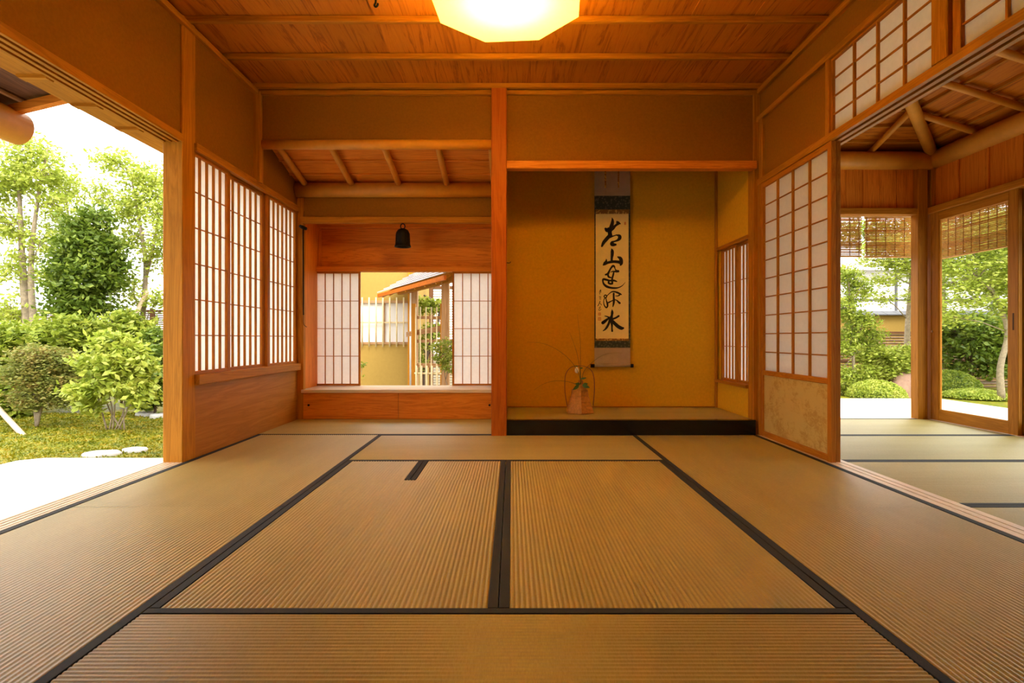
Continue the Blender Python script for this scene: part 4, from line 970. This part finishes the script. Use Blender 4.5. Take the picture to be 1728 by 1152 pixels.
beam(E1+dv*.1+nv*.35-[0, 0, .20], E2+nv*.35-[0, 0, .20], .08, .10, wood('hinoki', 'y'), 'purlin')
for kk, (px, Yp) in enumerate(((752, 7.45), (700, 8.9))):
    x = (px-CX)*Yp/F; box('gate_post', x-.05, x+.05, Yp-.05, Yp+.05, G-.05, 1.62-.06*kk, wood('weathered', 'z'), gt)
YL = 8.35; sl_ = YL/F
lx = lambda px: (px-CX)*sl_
lz = lambda py: CH+(CY-py)*sl_
fe = thing('bamboo_lattice_fence', 'bamboo lattice fence with brown rails under the gate roof', 'fence', (lx(720), YL, G))
for y_, h_ in ((535, 3), (575, 3), (616, 4)): box('rail', lx(694), lx(748), YL+.02, YL+.06, lz(y_+h_), lz(y_-h_+1), wood('weathered', 'x'), fe)
MB().add([(lx(684), YL+.07, lz(568)), (lx(748), YL+.07, lz(558)), (lx(748), YL+.07, lz(548)), (lx(684), YL+.07, lz(560)),
          (lx(684), YL+.11, lz(568)), (lx(748), YL+.11, lz(558)), (lx(748), YL+.11, lz(548)), (lx(684), YL+.11, lz(560))],
         [(0, 1, 2, 3), (7, 6, 5, 4), (0, 4, 5, 1), (1, 5, 6, 2), (2, 6, 7, 3), (3, 7, 4, 0)]).go('slanting_board', wood('weathered', 'x'), fe)
for px in (698, 746): box('post', lx(px)-.028, lx(px)+.028, YL+.0, YL+.06, G-.05, lz(512), wood('hinoki', 'z'), fe)
for px in (702, 709.5, 719, 728, 737): MB().tube([(lx(px), YL-.01, G-.05), (lx(px), YL-.01, lz(518))], .010, 8).go('bamboo_upright', M['bamboo'], fe, True)
pk = thing('picket_fence', 'low pale bamboo picket fence behind the recess window shrub', 'fence', (-1.0, 7.9, G))
for k in range(14):
    x = -1.33+.075*k; MB().tube([(x, 7.9-.02*k, G-.05), (x, 7.9-.02*k, .36)], .013, 7).go('picket', M['bamboo'], pk, True)
MB().tube([(-1.36, 7.93, .25), (-.3, 7.65, .25)], .014, 7).go('rail', M['bamboo'], pk, True)
bfence('pale horizontal reed fence far behind the recess window', -1.6, 2.6, 11.3, G-.05, 1.75, .05, .012, 'reed', 4, 'reed_fence')
plant('shrub', 'small fine leaved green shrub at the right of the recess window view', 'shrub', (W(760, gy(7), 7)[0], 7, G),
      [stem([(765, gy(7)), (762, 680), (752, 640), (745, 600)], 7, .008, .003), stem([(765, gy(7)), (770, 660), (765, 600), (760, 580)], 7, .008, .003)],
      [blob(750, 600, 7, 18, 14), blob(762, 615, 7, 16, 20), blob(738, 585, 7, 12, 8), blob(760, 585, 7, 14, 14)], 1900, .036, M['leaf_mid'], M['bark'], 31, 'plants in the recess window view', clump=.03)
plant('tree', 'slender branching tree behind the bamboo lattice', 'tree', (W(745, gy(9.9), 9.9)[0], 9.9, G),
      [stem([(716, gy(9.9)), (716, 640), (720, 600), (738, 545), (742, 520), (728, 505), (715, 498)], 9.9, .05, .015)],
      [blob(715, 515, 9.9, 20, 14), blob(735, 515, 9.9, 14, 10), blob(705, 580, 9.9, 12, 20), blob(730, 560, 9.9, 20, 12), blob(745, 590, 9.9, 14, 14), blob(705, 610, 9.9, 12, 16)], 3600, .07, M['leaf_light'], M['bark_dark'], 32, 'plants in the recess window view', clump=.05)
plant('shrub', 'thin leafy twigs at the left side of the recess window', 'shrub', (W(606, gy(8.9), 8.9)[0], 8.9, G),
      [stem([(604, gy(8.9)), (606, 640), (610, 612)], 8.9, .006, .003)], [blob(611, 625, 8.9, 4, 18)], 60, .05, M['leaf_mid'], M['bark'], 33, 'plants in the recess window view', clump=.03)

# ------------------------------------------------------------------ right garden
def wall2():
    t = thing('garden_wall', 'ochre garden wall with dark tile coping behind the right garden', 'wall', (9, 14.3, G))
    y = 14.3; zt = CH+(CY-532)*y/F
    box('wall_body', 5.5, 19, y, y+.2, G, zt, M['plaster_out'], t, 0)
    for k in range(46): MB().prism([(y-.18, zt+.02), (y+.1, zt+.12), (y+.38, zt+.02), (y+.38, zt), (y-.18, zt)], 0, 5.5+.295*k, 5.5+.295*k+.285).go('coping_tile', M['tile'], t)
    t = thing('white_building', 'white walled building beyond the right garden wall', 'building', (12, 19, G))
    y = 19; zt = CH+(CY-455)*y/F
    box('wall_body', 7, 26, y, y+.3, G, zt, M['white'], t, 0)
    MB().add([(6.5, y-.6, zt+.02), (27, y-.6, zt+.02), (27, y+2.2, zt+1.3), (6.5, y+2.2, zt+1.3), (6.5, y-.6, zt+.14), (27, y-.6, zt+.14), (27, y+2.2, zt+1.42), (6.5, y+2.2, zt+1.42)],
             [(3, 2, 1, 0), (4, 5, 6, 7), (0, 1, 5, 4), (1, 2, 6, 5), (2, 3, 7, 6), (3, 0, 4, 7)]).go('roof_slope', M['shingle'], t)
    for k in range(7): box('wall_post', 8+1.6*k, 8.08+1.6*k, y-.03, y, G, zt, M['tile'], t)
    box('wall_rail', 7, 26, y-.03, y, 2.0, 2.06, M['tile'], t)
wall2()
def dome(label, px, py_top, Y, rpx, leaf, seed):
    c = W(px, 600, Y); top = W(px, py_top, Y)[2]; r = rpx*Y/F; h_ = top-G
    t = thing('clipped_shrub', label, 'shrub', (c[0], Y, G), 'clipped round shrubs in the right garden')
    rg = np.random.default_rng(seed); n = 5200
    u = rg.normal(0, 1, (n, 3)); u[:, 2] = np.abs(u[:, 2]); u /= np.linalg.norm(u, axis=1)[:, None]
    cc = np.array([c[0], Y, G])+u*np.array([r, r, h_])*rg.uniform(.92, 1.03, (n, 1))
    v, f = leaves(cc, .045, rg, .6); obj('foliage', v, f, leaf, t, kind='stuff')
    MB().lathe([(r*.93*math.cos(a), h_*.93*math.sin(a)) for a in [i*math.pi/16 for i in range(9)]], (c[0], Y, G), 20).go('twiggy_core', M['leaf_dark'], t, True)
dome('bright clipped round shrub left of the rock in the back opening', 1478, 641, 10.35, 44, M['leaf_light'], 41)
dome('darker clipped round shrub seen through the left of the glass door', 1600, 624, 11.1, 48, M['leaf_mid'], 42)
dome('low bright clipped shrub behind the terrace in the glass door', 1645, 656, 10.35, 48, M['leaf_light'], 43)
stone('reddish brown rock between the clipped shrubs', (W(1530, 660, 10.9)[0], 10.9, G), .36, .3, .42, M['rock'], 7, 'garden_rock', 'rock')
gR = 'trees and shrubs of the right garden'
Y = 11.3
plant('tree', 'young tree with bare trunk and light canopy in the back opening', 'tree', (W(1535, gy(Y), Y)[0], Y, G),
      [stem([(1528, gy(Y)), (1530, 600), (1532, 540), (1537, 480), (1535, 450)], Y, .07, .02), stem([(1545, gy(Y)), (1546, 600), (1556, 540), (1560, 470)], Y, .05, .015)],
      [blob(1520, 445, Y, 30, 14), blob(1500, 470, Y, 24, 10), blob(1550, 455, Y, 28, 20), blob(1490, 500, Y, 14, 12), blob(1545, 500, Y, 16, 14), blob(1475, 440, Y, 25, 9), blob(1560, 420, Y, 40, 18), blob(1500, 415, Y, 50, 14)],
      7500, .07, M['leaf_light'], M['bark'], 51, gR, flat=.3, clump=.10)
plant('shrub', 'loose leafy tree at the left of the back opening', 'tree', (W(1435, gy(10.9), 10.9)[0], 10.9, G),
      [stem([(1440, gy(10.9)), (1440, 600), (1435, 520), (1430, 450)], 10.9, .03, .01)],
      [blob(1430, 465, 10.9, 20, 14), blob(1450, 490, 10.9, 20, 16), blob(1425, 520, 10.9, 22, 20), blob(1455, 550, 10.9, 24, 20), blob(1420, 580, 10.9, 26, 22), blob(1470, 570, 10.9, 18, 14), blob(1415, 640, 10.9, 25, 25)],
      7500, .075, M['leaf_mid'], M['bark'], 52, gR, clump=.08)
plant('shrub', 'bright leafy shrub above the clipped one in the back opening', 'shrub', (W(1500, gy(10.95), 10.95)[0], 10.95, G),
      [stem([(1490, gy(10.95)), (1490, 640), (1485, 600)], 10.95, .02, .01)],
      [blob(1480, 600, 10.95, 30, 16), blob(1510, 610, 10.95, 30, 18), blob(1450, 630, 10.95, 24, 18), blob(1530, 600, 10.95, 22, 18), blob(1535, 630, 10.95, 14, 14), blob(1495, 630, 10.95, 28, 10)],
      9000, .07, M['leaf_light'], M['bark'], 53, gR, flat=.3, clump=.07)
Y = 9.9
plant('tree', 'spreading light green maple seen through the glass door', 'tree', (W(1690, gy(Y), Y)[0], Y, G),
      [stem([(1690, gy(Y)), (1688, 620), (1700, 560), (1680, 500), (1650, 470)], Y, .06, .02), stem([(1700, 560), (1730, 500), (1760, 440)], Y, .03, .01)],
      [blob(1620, 450, Y, 40, 14), blob(1680, 440, Y, 45, 18), blob(1610, 480, Y, 42, 10), blob(1670, 480, Y, 40, 12), blob(1620, 508, Y, 45, 10), blob(1690, 515, Y, 36, 12), blob(1720, 470, Y, 40, 30), blob(1640, 410, Y, 60, 18), blob(1700, 380, Y, 60, 25), blob(1610, 535, Y, 34, 9), blob(1740, 540, Y, 40, 30), blob(1590, 400, Y, 40, 18)],
      15000, .075, M['leaf_light'], M['bark'], 54, gR, flat=.15, clump=.11, per=40)
plant('shrub', 'large dark green shrub behind the maple', 'shrub', (W(1640, gy(11.6), 11.6)[0], 11.6, G),
      [stem([(1640, gy(11.6)), (1640, 620), (1640, 560)], 11.6, .05, .02)],
      [blob(1610, 560, 11.6, 34, 26), blob(1660, 560, 11.6, 38, 28), blob(1700, 590, 11.6, 30, 36), blob(1625, 600, 11.6, 40, 26), blob(1740, 570, 11.6, 40, 60), blob(1670, 620, 11.6, 24, 18)],
      9000, .13, M['leaf_dark'], M['bark_dark'], 55, gR, clump=.11, per=40)
plant('tree', 'leafy tree filling the view behind the reed blinds', 'tree', (W(1600, gy(13.4), 13.4)[0], 13.4, G),
      [stem([(1590, gy(13.4)), (1592, 560), (1590, 460), (1600, 380)], 13.4, .09, .03)],
      [blob(1560, 390, 13.4, 50, 28), blob(1620, 370, 13.4, 60, 35), blob(1690, 400, 13.4, 50, 40), blob(1500, 395, 13.4, 30, 20), blob(1445, 395, 13.4, 34, 22), blob(1620, 440, 13.4, 50, 24), blob(1690, 470, 13.4, 45, 35), blob(1740, 420, 13.4, 50, 60)],
      15000, .10, M['leaf_mid'], M['bark_dark'], 56, gR, clump=.14)
